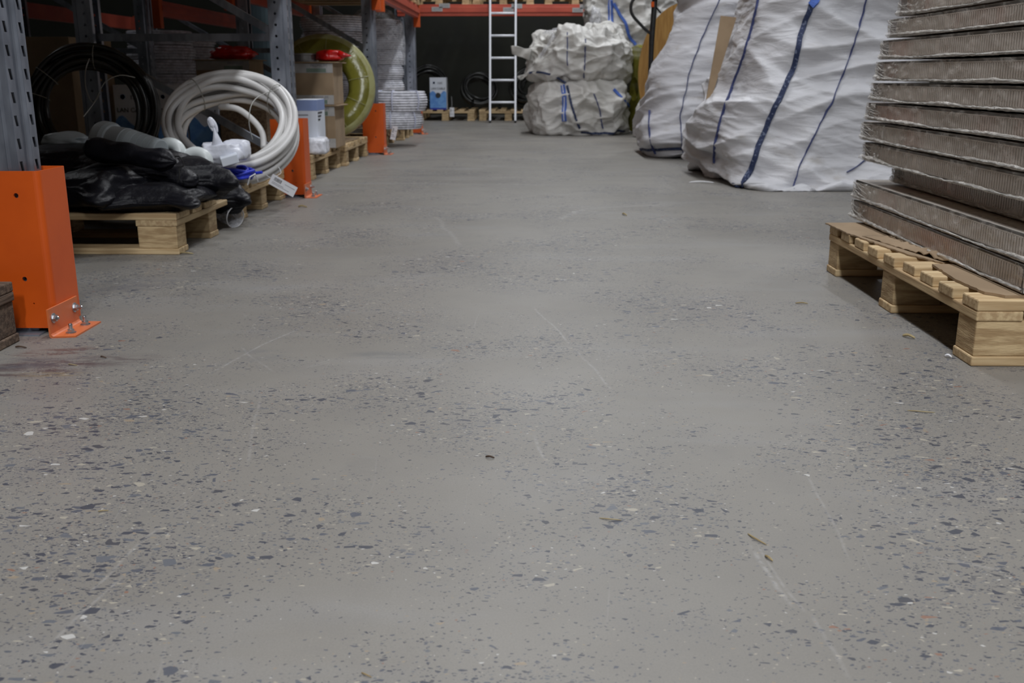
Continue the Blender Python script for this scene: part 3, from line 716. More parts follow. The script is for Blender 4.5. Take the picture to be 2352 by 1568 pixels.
class Bag:
    def __init__(self, center, keys, rot, disp, nu=220, nv=170, floor_clip=True):
        """keys: (s, (z, ax, ay, cx, cy, n))"""
        self.nu, self.nv = nu, nv; c, sn = math.cos(rot), math.sin(rot)
        G = np.zeros((nv + 1, nu, 3))
        for j in range(nv + 1):
            z, ax, ay, cx, cy, n = catmull(keys, j / nv); ax = max(ax, .002); ay = max(ay, .002)
            for i in range(nu):
                u = 2 * PI * i / nu; a, b = math.cos(u), math.sin(u)
                r = (abs(a / ax) ** n + abs(b / ay) ** n) ** (-1 / n)
                x, y = r * a, r * b
                G[j, i] = (center[0] + cx + x * c - y * sn, center[1] + cy + x * sn + y * c, z)
        self.G = G; Nn = self.normals()
        for j in range(nv + 1):
            for i in range(nu):
                p = Vector(G[j, i]); d, dz = disp(p, 2 * PI * i / nu, j / nv)
                G[j, i] += Nn[j, i] * d; G[j, i, 2] += dz
        if floor_clip: G[..., 2] = np.maximum(G[..., 2], .0015 + .002 * np.random.RandomState(1).rand(*G.shape[:2]))
        self.N = self.normals()
        X, Y = proj(G); self.X, self.Y = X, Y
        v = G - np.array([0, 0, CAM_H]); self.front = (v * self.N).sum(-1) < 0
    def normals(self):
        G = self.G; du = np.roll(G, -1, 1) - np.roll(G, 1, 1); dv = np.gradient(G, axis=0)
        n = np.cross(du, dv); l = np.linalg.norm(n, axis=-1, keepdims=True); n = n / np.maximum(l, 1e-9)
        # smooth the normals so that poles do not explode
        return n
    def mesh(self, name, m, parent):
        nv, nu = self.nv, self.nu; mb = MB(); mb.v = [tuple(p) for p in self.G.reshape(-1, 3)]
        mb.f = [(j * nu + i, j * nu + (i + 1) % nu, (j + 1) * nu + (i + 1) % nu, (j + 1) * nu + i) for j in range(nv) for i in range(nu)]
        return mb.build(name, m, parent, smooth=True)
    def near(self, px, py):
        d = (self.X - px) ** 2 + (self.Y - py) ** 2 + (~self.front) * 1e6
        c = np.linalg.norm(self.G - np.array([0, 0, CAM_H]), axis=-1)
        d = np.where(d < 40, d + c * 300 - 1e5, d); k = np.unravel_index(np.argmin(d), d.shape)
        return Vector(self.G[k]), Vector(self.N[k])
    def ring(self, name, s, u0, u1, w_, m, parent, off=.008, n=60):
        vs = []; j = int(s * self.nv)
        for k in range(n + 1):
            i = int((u0 + (u1 - u0) * k / n) / 360 * self.nu) % self.nu
            P = Vector(self.G[j, i]); Nn = Vector(self.N[j, i]); up = (Vector(self.G[min(j + 2, self.nv), i]) - Vector(self.G[j - 2, i])).normalized() * w_ / 2
            for q in (P + Nn * off - up, P + Nn * off + up, P - Nn * .004 + up, P - Nn * .004 - up): vs.append(q)
        mb = MB(); mb.add(vs, [(4 * i + k, 4 * i + (k + 1) % 4, 4 * i + 4 + (k + 1) % 4, 4 * i + 4 + k) for i in range(n) for k in range(4)] + [(0, 1, 2, 3), (4 * n, 4 * n + 1, 4 * n + 2, 4 * n + 3)])
        return mb.build(name, m, parent)
    def strap(self, name, pix, w_, m, parent, off=.004, thick=.003, step=6):
        pts = []
        for a, b in zip(pix[:-1], pix[1:]):
            n = max(1, int(math.dist(a, b) / step)); pts += [(a[0] + (b[0] - a[0]) * k / n, a[1] + (b[1] - a[1]) * k / n) for k in range(n)]
        pts.append(pix[-1]); PN = [self.near(*p) for p in pts]
        P = [p for p, n in PN]; Ns = [n for p, n in PN]
        for _ in range(3):
            P = [P[0]] + [(P[i - 1] + P[i] * 2 + P[i + 1]) / 4 for i in range(1, len(P) - 1)] + [P[-1]]
            Ns = [Ns[0]] + [((Ns[i - 1] + Ns[i] * 2 + Ns[i + 1]) / 4).normalized() for i in range(1, len(Ns) - 1)] + [Ns[-1]]
        vs = []
        for i in range(len(P)):
            d = P[min(i + 1, len(P) - 1)] - P[max(i - 1, 0)]
            s = d.cross(Ns[i]); s = s.normalized() if s.length > 1e-7 else Vector((1, 0, 0))
            c = P[i] + Ns[i] * off
            vs += [c - s * w_ / 2, c + s * w_ / 2, c + s * w_ / 2 - Ns[i] * (thick + off), c - s * w_ / 2 - Ns[i] * (thick + off)]
        n = len(P); mb = MB()
        mb.add(vs, [(4 * i + k, 4 * i + (k + 1) % 4, 4 * i + 4 + (k + 1) % 4, 4 * i + 4 + k) for i in range(n - 1) for k in range(4)] + [(0, 1, 2, 3), (4 * n - 4, 4 * n - 3, 4 * n - 2, 4 * n - 1)])
        return mb.build(name, m, parent)

def disp_long(seed, amp=1.0, tilt=0.25):
    """long folds running roughly level, as on a full sack that sags"""
    def f(p, u, s):
        q = Vector((p.x * 1.3 + seed, p.y * 1.3, (p.z + tilt * p.x) * 4.4))
        q2 = Vector((p.x * 3.1, p.y * 3.1 + seed, (p.z + tilt * 1.4 * p.x) * 13))
        edge = min(1, s / .08) * min(1, (1 - s) / .05)
        low = 1 + .8 * max(0, 1 - p.z / .4)
        wv = noise.noise(Vector((p.x * 1.1 + seed, p.y, p.z * .9))) * 1.6
        q3 = Vector((p.x * 1.6 + seed * 2, p.y * 1.6, (p.z - .45 * tilt * p.x) * 8.5 + wv))
        msk = .35 + .65 * min(1, max(0, noise.noise(Vector((p.x * 1.4, p.z * 1.8 + seed, 4))) * 2.2 + .5))
        d = (rdg(q, 1) - .3) * .085 * low + (rdg(q3, 1) - .3) * .062 * low * msk + (rdg(q2, 2) - .4) * .012 * low + noise.noise(Vector((p.x * 1.2, p.y * 1.2, p.z * 1.2 + seed))) * .05
        return d * amp * edge, 0
    return f
def disp_crumple(seed, amp=1.0):
    def cr(q):
        w_ = Vector((noise.noise(q * .8 + Vector((3, 1, 8))), noise.noise(q * .8 + Vector((9, 4, 2))), noise.noise(q * .8)))
        dd, pp = noise.voronoi(q + w_ * .6); return dd[1] - dd[0], dd[0]
    def f(p, u, s):
        q = Vector((p.x * 3.6 + seed, p.y * 3.6, p.z * 5.0 + seed * .3))
        e, c = cr(q); e2, c2 = cr(q * 2.2 + Vector((seed, 0, 0)))
        edge = min(1, s / .08) * min(1, (1 - s) / .04)
        d = (c - .45) * .15 + (c2 - .4) * .075 + noise.noise(q * .5) * .06
        return d * amp * edge, 0
    return f

# sack 3: the largest, right of the aisle
t = thing('bulk_bag', 'largest white woven bulk bag with a navy strap, nearest on the right', 'bulk bag', (0, 0, 0), group='bulk bags on the right')
b3 = Bag((1.63, 6.16), [(0, (.002, .01, .01, 0, 0, 2.2)), (.11, (.002, .50, .64, .06, -.03, 6)), (.15, (.03, .55, .66, .04, -.02, 6)), (.30, (.20, .61, .62, .02, .02, 3.6)), (.45, (.40, .62, .61, .03, .04, 3.2)),
                        (.62, (.66, .56, .58, .11, .07, 3.2)), (.80, (1.0, .54, .54, .19, .10, 3.2)), (.9, (1.28, .50, .5, .22, .12, 3)), (.95, (1.38, .35, .35, .24, .12, 2.5)), (1, (1.40, .01, .01, .24, .12, 2))],
         math.radians(4), disp_long(1.7, 1.05), 300, 230)
b3.mesh('bag_body', M['woven'], t)
b3.strap('webbing_strap', [(1925, -160), (1895, -70), (1868, 2), (1850, 50), (1838, 88), (1818, 165), (1795, 215), (1765, 280), (1745, 330), (1728, 385), (1712, 412), (1706, 424)], .028, M['navy_strap'], t, off=.015)
b3.strap('lifting_loop', [(1895, -60), (1872, 0), (1866, 14)], .04, M['blue_strap'], t, off=.020, step=3)
for pix in ([(1790, -170), (1765, -80), (1742, 2), (1728, 60), (1712, 120), (1690, 180), (1668, 235), (1652, 290), (1640, 345), (1640, 375)], [(2030, -160), (2010, -80), (1988, 5), (1965, 90), (1945, 150), (1915, 225), (1880, 290), (1850, 350), (1830, 400), (1820, 432)], [(2040, 300), (2010, 350), (1965, 385), (1945, 395)]):
    b3.strap('stitch_line', pix, .0052, M['blue_line'], t, off=.013)
c_ = flo(1706, 432); crinkle('corner_knot', None, (c_.x, c_.y + .02, .016), (.05, .03, .016), M['navy_strap'], 3, amp=.6, parent=t, sub=4, zmin=.001)
# sack 2
t = thing('bulk_bag', 'tall smooth white woven bulk bag between the largest bag and the wooden reel', 'bulk bag', (0, 0, 0), group='bulk bags on the right')
b2 = Bag((1.47, 8.05), [(0, (.002, .01, .01, 0, 0, 2.2)), (.10, (.002, .46, .50, 0, .0, 3)), (.16, (.03, .54, .60, -.02, .0, 3.2)), (.28, (.15, .61, .62, -.02, .0, 3.4)), (.45, (.42, .57, .60, .0, .02, 3.4)),
                        (.62, (.72, .52, .57, .02, .03, 3.4)), (.80, (1.06, .44, .54, .08, .04, 3.2)), (.9, (1.30, .46, .5, .08, .04, 3)), (.95, (1.42, .35, .35, .1, .04, 2.5)), (1, (1.45, .01, .01, .1, .04, 2))],
         math.radians(-3), disp_long(6.3, .62, .05), 240, 190)
b2.mesh('bag_body', M['woven_b'], t)
for pix in ([(1700, -110), (1675, -50), (1650, 5), (1625, 60), (1600, 120), (1582, 170), (1572, 220), (1563, 270), (1565, 330), (1568, 352)], [(1492, 255), (1490, 300), (1498, 340), (1506, 352)]):
    b2.strap('stitch_line', pix, .0058, M['blue_line'], t, off=.013)
b2.ring('hem_strap', .19, 185, 320, .022, M['navy_strap'], t)
# sack 1: half filled, gathered, crumpled
t = thing('bulk_bag', 'half-filled crumpled white bulk bag standing right of the ladder', 'bulk bag', (0, 0, 0), group='bulk bags on the right')
_d1 = disp_crumple(2.9, 1.0)
def d1(p, u, s):
    d, _ = _d1(p, u, s)
    top = max(0, (s - .66) / .2); top = min(top, 1)
    return d * (.75 + .5 * top), (noise.noise(Vector((math.cos(u) * 1.7, math.sin(u) * 1.7, 4))) * .13 + noise.noise(Vector((math.cos(u) * 5, math.sin(u) * 5, 2))) * .05) * top
b1 = Bag((.50, 10.95), [(0, (.002, .01, .01, 0, 0, 2.2)), (.08, (.002, .36, .36, .02, .0, 2.8)), (.15, (.03, .46, .46, .0, .0, 2.8)), (.30, (.25, .54, .52, -.01, .0, 2.6)), (.42, (.44, .51, .50, -.01, .0, 2.6)), (.48, (.56, .42, .42, .0, .0, 2.4)),
                        (.53, (.575, .41, .41, .0, .0, 2.4)), (.60, (.60, .50, .48, .0, .0, 2.4)), (.70, (.80, .53, .50, .01, .0, 2.5)), (.80, (.95, .46, .45, 0, .0, 2.4)), (.87, (1.03, .36, .36, -.02, .0, 2.2)), (.93, (1.00, .26, .26, -.03, .0, 2)), (1, (.85, .01, .01, 0, .0, 2))],
         .2, d1, 280, 240)
b1.mesh('bag_body', M['woven_warm'], t)
b1.strap('lifting_loop', [(1293, 195), (1297, 240), (1295, 278)], .045, M['blue_strap'], t, off=.012, step=5)
b1.strap('loop_stripe', [(1293, 196), (1297, 240), (1295, 277)], .012, M['white_strap'], t, off=.015, step=5)
b1.strap('hem_strap', [(1215, 166), (1240, 164), (1275, 174), (1300, 190)], .02, M['navy_strap'], t, off=.006)
b1.strap('seam_cord', [(1303, 196), (1312, 240), (1325, 280), (1332, 296)], .022, M['navy_strap'], t, off=.008)
b1.ring('hem_strap', .165, 262, 330, .022, M['navy_strap'], t)
b1.strap('seam_cord', [(1410, 205), (1430, 225), (1450, 243)], .03, M['blue_strap'], t, off=.008)
for pix in ([(1365, 215), (1378, 255), (1384, 295)], [(1304, 75), (1303, 150)], [(1345, 90), (1343, 150), (1340, 180)]): b1.strap('stitch_line', pix, .010, M['blue_line'], t, off=.009)
def cloth_flap(pix, Y0, Y1, m, parent, name='cloth_flap', thick=.006):
    """a loose flap through four corner pixels, folded once, near edge Y0, far edge Y1"""
    c = [at(*pix[0], Y0), at(*pix[1], Y0), at(*pix[2], Y1), at(*pix[3], Y1)]; n = 16; vs = []
    for i in range(n + 1):
        for j in range(n + 1):
            u, v = i / n, j / n; p = (c[0] * (1 - u) + c[1] * u) * (1 - v) + (c[3] * (1 - u) + c[2] * u) * v
            p = p + Vector((0, -1, .3)) * (.02 * math.sin(v * 7 + u * 3) + .03 * noise.noise(p * 9))
            vs.append(p)
    mb = MB().add(vs, [(i * (n + 1) + j, (i + 1) * (n + 1) + j, (i + 1) * (n + 1) + j + 1, i * (n + 1) + j + 1) for i in range(n) for j in range(n)])
    return mb.build(name, m, parent, smooth=True, solid=thick)
cloth_flap([(1174, 106), (1176, 124), (1216, 138), (1222, 112)], 10.85, 10.75, M['woven_warm'], t)
cloth_flap([(1188, 177), (1194, 184), (1216, 172), (1214, 164)], 10.75, 10.75, M['woven_warm'], t)
cloth_flap([(1236, 132), (1242, 134), (1276, 84), (1270, 80)], 10.42, 10.50, M['film_clear'], t, 'clear_strip')
cloth_flap([(1395, 95), (1438, 112), (1442, 140), (1420, 75)], 10.8, 11.0, M['woven_warm'], t)
# sack behind
t = thing('bulk_bag', 'tall white bulk bag with blue straps behind the half-filled one', 'bulk bag', (0, 0, 0), group='bulk bags on the right')
b4 = Bag((1.13, 12.1), [(0, (.002, .01, .01, 0, 0, 2.2)), (.08, (.002, .42, .42, 0, .0, 2.8)), (.15, (.03, .50, .50, .0, .0, 2.8)), (.35, (.40, .52, .52, .0, .0, 2.8)), (.5, (.70, .43, .44, .06, .0, 2.6)), (.62, (.95, .46, .46, .03, .0, 2.6)), (.8, (1.25, .47, .46, .0, .0, 2.6)), (.92, (1.5, .4, .4, .0, .0, 2.4)), (1, (1.6, .01, .01, 0, .0, 2))],
         .1, disp_crumple(8.1, .8), 200, 190)
b4.mesh('bag_body', M['woven_warm'], t)
b4.strap('lifting_loop', [(1402, 0), (1404, 72)], .055, M['blue_strap'], t, off=.02, step=5)
b4.strap('loop_stripe', [(1403, 0), (1404, 71)], .014, M['white_strap'], t, off=.024, step=5)
b4.strap('seam_cord', [(1410, 8), (1424, 36), (1440, 55), (1444, 86), (1463, 103), (1458, 122)], .03, M['blue_strap'], t, off=.02)
# small limp sack
t = thing('bulk_bag', 'narrow limp white sack squeezed upright between the crumpled bag and the reel', 'bulk bag', (0, 0, 0), group='bulk bags on the right')
b5 = Bag((1.17, 10.22), [(0, (.002, .01, .01, 0, 0, 2.2)), (.1, (.002, .09, .12, 0, .0, 2.2)), (.2, (.04, .115, .16, .0, .0, 2.4)), (.5, (.22, .12, .17, .02, .0, 2.4)), (.8, (.42, .09, .14, .05, .0, 2.2)), (1, (.52, .01, .01, .06, .0, 2))],
         .1, disp_crumple(5.5, .35), 110, 90)
b5.mesh('bag_body', M['woven_warm'], t)

# clear polythene bundle on top of the half-filled sack and behind it
crinkle('film_bundle', 'clear crinkled film bundle on top of the half-filled bag', at(1300, 68, 10.7) + Vector((0, 0, -.02)), (.20, .14, .035), M['film_clear'], 4, amp=.5)
crinkle('film_bundle', 'clear glossy film hanging left of the tall rear bag', at(1368, 44, 11.6), (.06, .08, .13), M['film_clear'], 9, amp=.5)

# ------------------------------------------------------------------ wooden cable reel and pallet truck
t = thing('cable_reel', 'tall wooden cable reel with plywood flanges leaning behind the bulk bags', 'cable reel')
C = at(1585, 45, 9.3); axis = Vector((-.84, -.54, .0)).normalized(); Rr = .62
def axis_m(o, a):
    z = Vector(a).normalized(); x = z.cross(Vector((0, 0, 1))).normalized(); y = z.cross(x)
    m = Matrix((x, y, z)).transposed().to_4x4(); m.translation = o; return m
C = at(1567, 150, 9.62); C.z = Rr + .005; mt = axis_m(C, axis)
fl1 = MB().lathe([(.03, .0), (Rr, 0), (Rr, .022), (.03, .022), (.03, 0)], 72, mt).build('flange', M['ply'], t)
MB().lathe([(.03, -.22), (Rr, -.22), (Rr, -.242), (.03, -.242), (.03, -.22)], 72, mt).build('flange', M['ply'], t)
MB().lathe([(.20, -.22), (.40, -.215), (.42, -.11), (.40, -.003), (.20, 0)], 48, mt).build('drum', M['black_cable'], t, smooth=True)
for k in range(9):
    m2 = mt @ Matrix.Translation((-.27 - .0, .10 - k * .035, .0235)); o = MB().box(-.02, .02, -.011, .011, 0, .0012); o.v = [tuple(m2 @ Vector(v)) for v in o.v]; o.build('stencil_mark', M['ink'], fl1)
arc = [mt @ Vector((-.44 + .03 * math.sin(a), .18 * (a - 1), .024)) for a in [k / 6 for k in range(0, 13)]]
MB().tube(arc, .005, 6).build('pen_mark', M['ink'], fl1)
# olive cable drum left of it
t = thing('cable_reel', 'narrow reel wound with olive tape beside the black truck handle', 'cable reel')
C2 = at(1488, 160, 10.95); C2.z = .46; mt2 = axis_m(C2, Vector((-.96, -.28, 0)))
MB().lathe([(.12, 0), (.44, 0), (.455, .03), (.455, .12), (.44, .15), (.12, .15), (.12, 0)], 60, mt2).build('wound_coil', M['ring'], t, smooth=False)
for a in (.3, 1.1, 1.9, 2.7, 3.5, 4.3, 5.1, 5.9):
    pts = [mt2 @ Vector((r * math.cos(a), r * math.sin(a), z)) for r, z in ((.12, -.004), (.445, -.004), (.460, .03), (.460, .12), (.445, .155))]
    MB().tube(pts, .007, 6).build('tie_band', M['black'], t)

t = thing('pallet_truck', 'black handle and post of a pallet truck before the wooden reel', 'pallet truck')
Yt = 9.0
P = lambda x, y, d=0: at(x, y, Yt + d)
MB().tube([P(1505, -12), P(1504, 0), P(1497, 90), P(1492, 210), P(1487, 262), P(1483, 330)], [.020, .024, .024, .018, .016, .016], 12).build('post', M['black'], t, smooth=True)
loop = [P(1507, 0, -.03), P(1490, -14, -.03), P(1470, -12, -.03), P(1453, 2, -.03), P(1449, 22, -.03), P(1455, 38, -.03), P(1470, 55, -.02), P(1485, 70, -.01), P(1499, 80, 0)]
def smooth_path(pts, k=6):
    out = []; ks = [(i / (len(pts) - 1), tuple(p)) for i, p in enumerate(pts)]
    n = (len(pts) - 1) * k
    return [Vector(catmull(ks, i / n)) for i in range(n + 1)]
MB().tube(smooth_path(loop), .0135, 10).build('handle_loop', M['black'], t, smooth=True)
MB().tube([P(1503, 12), P(1518, 30)], .008, 8).build('release_lever', M['black'], t)
MB().tube([P(1499, 4, -.03), P(1499, 16, -.03)], .014, 8).build('warning_band', M['orange'], t)
c = P(1476, 318); 
for dx in (-.02, .035):
    MB().lathe([(0, -.02), (.075, -.02), (.08, -.012), (.08, .012), (.075, .02), (0, .02)], 28, axis_m(Vector((c.x + dx, Yt + .02, .081)), (1, 0, 0))).build('wheel', M['black'], t)
MB().box(c.x - .05, c.x + .08, Yt - .05, Yt + .09, .10, .20).build('pump_body', M['red_paint'], t, bevel=.01)
MB().box(c.x + .0, c.x + .07, Yt + .09, Yt + .40, .075, .11).build('fork', M['red_paint'], t, bevel=.006)

# cardboard wedge between the bags
w_ = MB(); A_, B_, C_, D_ = at(1655, 36, 6.32), at(1692, 40, 6.32), at(1627, 249, 6.20), at(1619, 247, 6.20)
off = Vector((.004, -.012, 0))
w_.add([A_, B_, C_, D_, A_ + off + Vector((0, .03, 0)), B_ + Vector((0, .03, 0)), C_ + Vector((0, .02, 0)), D_ + Vector((0, .02, 0))], [(0, 1, 2, 3), (4, 5, 6, 7), (0, 1, 5, 4), (1, 2, 6, 5), (2, 3, 7, 6), (3, 0, 4, 7)])
tag(w_.build('cardboard_wedge', M['card'], bevel=.002), 'long brown cardboard wedge stuck upright between two bulk bags', 'cardboard')

# ------------------------------------------------------------------ ladder
t = thing('ladder', 'bare aluminium ladder leaning on the back beam', 'ladder')
fL, fR = flo(1126, 280), flo(1185, 283); yb = 13.30; xl, xr = -.525, -.195; top = 3.2
lean = (13.545 - yb) / 1.42
def lp(x, z): return (x, yb + lean * z, z)
for x in (xl, xr):
    vs = [(x + a * .012, yb + lean * z + b * .030, z) for z in (.03, top) for a, b in ((-1, -1), (1, -1), (1, 1), (-1, 1))]
    r = MB().add(vs, [(0, 1, 2, 3), (4, 5, 6, 7)] + [(k, (k + 1) % 4, 4 + (k + 1) % 4, 4 + k) for k in range(4)]).build('side_rail', M['alu'], t, bevel=.002)
    MB().box(x - .015, x + .015, yb - .033, yb + .033, 0, .032).build('rubber_foot', M['black'], r, bevel=.003)
z = .26
k = 0
while z < top:
    MB().tube([lp(xl + .008, z), lp(xr - .008, z)], .0145, 10).build('rung', M['alu'], t, smooth=True); z += .279

# ------------------------------------------------------------------ coils
def coil_path(R, layers, rows, dr, da, seed=0, jit=.004, seg=56):
    rnd = random.Random(seed); pts = []; order = []
    for a in range(rows):
        for l in (range(layers) if a % 2 == 0 else reversed(range(layers))): order.append((l, a))
    prm = [(R - l * dr + rnd.uniform(-jit, jit), (a - (rows - 1) / 2) * da + rnd.uniform(-jit, jit), rnd.uniform(0, 6), rnd.uniform(-jit, jit) * 2.2) for l, a in order]
    for i, (r, z, ph, am) in enumerate(prm):
        r2, z2, ph2, am2 = prm[min(i + 1, len(prm) - 1)]
        for k in range(seg):
            f = k / seg; g = f * f * (3 - 2 * f) if f > .8 else 0
            g = max(0, (f - .8) / .2); g = g * g * (3 - 2 * g)
            th = 2 * PI * f
            rr = (r + am * math.sin(2 * th + ph)) * (1 - g) + (r2 + am2 * math.sin(2 * th + ph2)) * g; zz = (z + am * math.cos(3 * th + ph)) * (1 - g) + (z2 + am2 * math.cos(3 * th + ph2)) * g
            pts.append(Vector((rr * math.cos(th), rr * math.sin(th), zz)))
    return pts
def coil(parent, mt, R, layers, rows, pr_, m, name='pipe_turns', seed=0, jit=.004, dr=None, da=None, seg=56, n=10, start=0):
    p = coil_path(R, layers, rows, dr or pr_ * 2.02, da or pr_ * 2.02, seed, jit, seg)
    Rz = Matrix.Rotation(start, 4, 'Z')
    return MB().tube([mt @ (Rz @ q) for q in p], pr_, n).build(name, m, parent, smooth=True)
def wire_loop(parent, mt, R, ang, h, r=.002, name='tie_wire', m='wire', w_=.03):
    """loop of wire round the bundle at angle ang; h half thickness"""
    pts = []
    for k in range(25):
        a = 2 * PI * k / 24; rr = R + math.cos(a) * w_; z = math.sin(a) * h
        pts.append(mt @ Vector((rr * math.cos(ang), rr * math.sin(ang), z)))
    return MB().tube(pts, r, 6).build(name, M[m], parent, smooth=True)

# white pipe coil leaning on the rack
t = thing('pipe_coil', 'large white plastic pipe coil leaning on the rack above the blue cable', 'pipe coil')
ax_ = Vector((.10, -.62, .62)).normalized(); cw = at(533, 292, 4.62)
mw = axis_m(cw, ax_)
coil(t, mw, .285, 3, 4, .0145, M['pipe'], seed=3, jit=.007, dr=.027, da=.040, seg=64, n=12)
for an in (math.radians(-50), math.radians(-140), math.radians(60)): wire_loop(t, mw, .255, an, .095, .0022, w_=.052)
pts = smooth_path([mw @ Vector((.2, -.12, -.05)), mw @ Vector((.08, -.2, -.10)), mw @ Vector((-.05, -.19, -.10)), mw @ Vector((-.16, -.16, -.05))])
tl = smooth_path([at(505, 245, 4.75), at(545, 250, 4.72), at(580, 275, 4.70), at(602, 305, 4.66), at(606, 340, 4.60)])
MB().tube(tl, .0145, 12).build('loose_end', M['pipe'], t, smooth=True)
MB().tube(smooth_path([at(640, 205, 4.42), at(600, 218, 4.40), at(578, 240, 4.36), at(572, 280, 4.35), at(580, 320, 4.38)]), .002, 6).build('wire_tail', M['wire'], t)

# black cable coil standing behind the sacks
t = thing('cable_coil', 'big dark cable coil standing upright behind the black sacks', 'cable coil')
cb_ = at(217, 262, 4.72); cb_.z = .147 + .30
mb_ = axis_m(cb_, Vector((.25, -.93, .22)))
coil(t, mb_, .285, 4, 4, .0115, M['black_cable'], 'cable_turns', seed=8, jit=.006, seg=48, n=8)
for an in (math.radians(-95), math.radians(-40), math.radians(-15)): wire_loop(t, mb_, .25, an, .075, .002, w_=.055)
MB().tube(smooth_path([at(205, 135, 4.6), at(196, 165, 4.5), at(198, 205, 4.45), at(215, 235, 4.44), at(240, 190, 4.46), at(275, 173, 4.5), at(310, 178, 4.55)]), .002, 6).build('wire_tail', M['wire'], t)
MB().tube(smooth_path([at(192, 268, 4.40), at(215, 238, 4.44), at(230, 215, 4.44)]), .002, 6).build('wire_tail', M['wire'], t)

# blue cable coil
t = thing('cable_coil', 'small bright blue cable coil lying at the pallet edge before the white pipe', 'cable coil')
mbl = Matrix.Translation((-1.365, 4.33, .195)) @ Matrix.Diagonal((1.05, .42, .9, 1))
coil(t, mbl, .165, 4, 3, .0068, M['blue_cable'], 'cable_turns', seed=5, jit=.006, seg=48, n=8, dr=.014, da=.014)
MB().tube(smooth_path([Vector((-1.24, 4.38, .19)), Vector((-1.20, 4.36, .195)), Vector((-1.165, 4.35, .20))]), .0065, 8).build('cable_end', M['blue_cable'], t)
for x, y in ((-1.20, 4.33), (-1.44, 4.30)):
    MB().tube([Vector((x - .02, y - .02, .150)), Vector((x - .005, y - .03, .185)), Vector((x + .01, y, .195)), Vector((x + .012, y + .03, .16))], .003, 6).build('white_tie', M['paper'], t)
# tag on the cable
def price_tag(label, corners_px, Y, string=None, lines=3, thick=.0012):
    t = thing('price_tag', label, 'tag', (0, 0, 0))
    a, b, d = (at(*q, Y) for q in corners_px)   # top-left, top-right, bottom-left
    X = (b - a); Yv = (a - d); wd, hg = X.length, Yv.length
    mt = basis(a, X, Yv)
    MB().prism([(0, 0), (wd, 0), (wd, -hg), (0, -hg)], thick, mt).build('card', M['paper'], t)
    bar = MB(); rn = random.Random(3)
    x = wd * .12
    while x < wd * .40:
        q = rn.uniform(.0008, .0022); bar.prism([(x, -hg * .15), (x + q, -hg * .15), (x + q, -hg * .48), (x, -hg * .48)], .0005, mt @ Matrix.Translation((0, 0, thick))); x += q + rn.uniform(.001, .002)
    bar.build('barcode', M['ink'], t)
    pl = MB()
    for k, (x0, x1) in enumerate(((.10, .55), (.10, .75), (.55, .9))):
        yy = -hg * (.62 + .12 * k) if k < 2 else -hg * .3
        x = x0 * wd
        while x < x1 * wd:
            q = rn.uniform(.003, .007); pl.prism([(x, yy), (x + q, yy), (x + q, yy - hg * .05), (x, yy - hg * .05)], .0005, mt @ Matrix.Translation((0, 0, thick))); x += q + .0015
    pl.build('print', M['faint_ink'], t)
    if string: MB().tube(smooth_path([at(*q) for q in string]), .0013, 6).build('string', M['paper'], t)
    return t
price_tag('white bar-coded tag tied to the blue cable in front of the orange guard', [(627, 399), (684, 431), (616, 421)], 4.42, [(640, 383, 4.44), (645, 397, 4.43), (632, 405, 4.42), (622, 408, 4.43), (612, 402, 4.45)])
price_tag('small white tag hanging beside the third orange guard', [(902, 289), (914, 292), (905, 320)], 8.35, [(882, 243, 8.3), (888, 265, 8.32), (898, 283, 8.34), (905, 291, 8.35)])
price_tag('tiny white tag hanging over the back pallet, left of the ladder', [(1033, 247), (1043, 247), (1032, 268)], 13.85, [(1037, 247, 13.85), (1038, 236, 13.87), (1037, 222, 13.9)])

# ------------------------------------------------------------------ black sacks
BS = 'black sacks heaped on the near pallet'
def sack(label, c, r, rz=0, seed=0, sq=.46, amp=.26, tilt=0, ears=True, zmin=.1465, name='black_sack', m='black_sack', sub=5):
    bm = bmesh.new(); bmesh.ops.create_icosphere(bm, subdivisions=sub, radius=1)
    R = Matrix.Rotation(rz, 3, 'Z') @ Matrix.Rotation(tilt, 3, 'Y')
    for v in bm.verts:
        n = v.co.normalized()
        q = Vector((math.copysign(abs(n.x) ** sq, n.x), math.copysign(abs(n.y) ** sq, n.y), n.z))
        # pillow: thin towards the outline corners
        e = max(abs(q.x), abs(q.y)); q.z *= (1 - .55 * e ** 4)
        s = Vector((seed * 1.3, seed * .7, 0))
        k = amp * noise.noise(n * 1.5 + s) + amp * .62 * (rdg(Vector((n.x * 1.6 + n.y * .8, n.y * 2.8 - n.x, n.z * 2.5)) + s, 3) - .35)
        p = Vector((q.x * r[0], q.y * r[1], q.z * r[2])) + Vector((n.x * r[0] * .35, n.y * r[1] * .35, n.z * r[2] * 1.2)) * k
        if ears:
            ce = max(0, abs(q.x) * abs(q.y) - .36) ** 1.2; p += Vector((q.x * r[0], q.y * r[1], 0)) * ce * 1.1; p.z -= ce * r[2] * .6
        p = R @ p + Vector(c)
        if p.z < zmin: p.z = zmin + .0005 * noise.noise(p * 30)
        v.co = p
    me = bpy.data.meshes.new(name); bm.to_mesh(me); bm.free(); me.polygons.foreach_set('use_smooth', [True] * len(me.polygons)); me.materials.append(M[m])
    o = bpy.data.objects.new(name, me); col.objects.link(o); return tag(o, label, 'sack', BS)
sack('black sack with a pointed corner lying at the front pallet edge', (-1.33, 3.56, .185), (.145, .15, .045), .1, 1)
sack('black sack at the left front, right behind the near orange guard', (-1.57, 3.60, .205), (.17, .18, .075), -.3, 2)
sack('black sack draped over the middle of the pallet edge', (-1.30, 3.82, .225), (.125, .16, .075), .5, 3)
sack('black sack lying under the drawstring bag', (-1.47, 3.78, .25), (.20, .16, .07), .1, 4)
sack('black sack hanging over the far pallet edge above the clear plastic', (-1.262, 4.14, .115), (.080, .11, .055), .3, 5, zmin=.045)
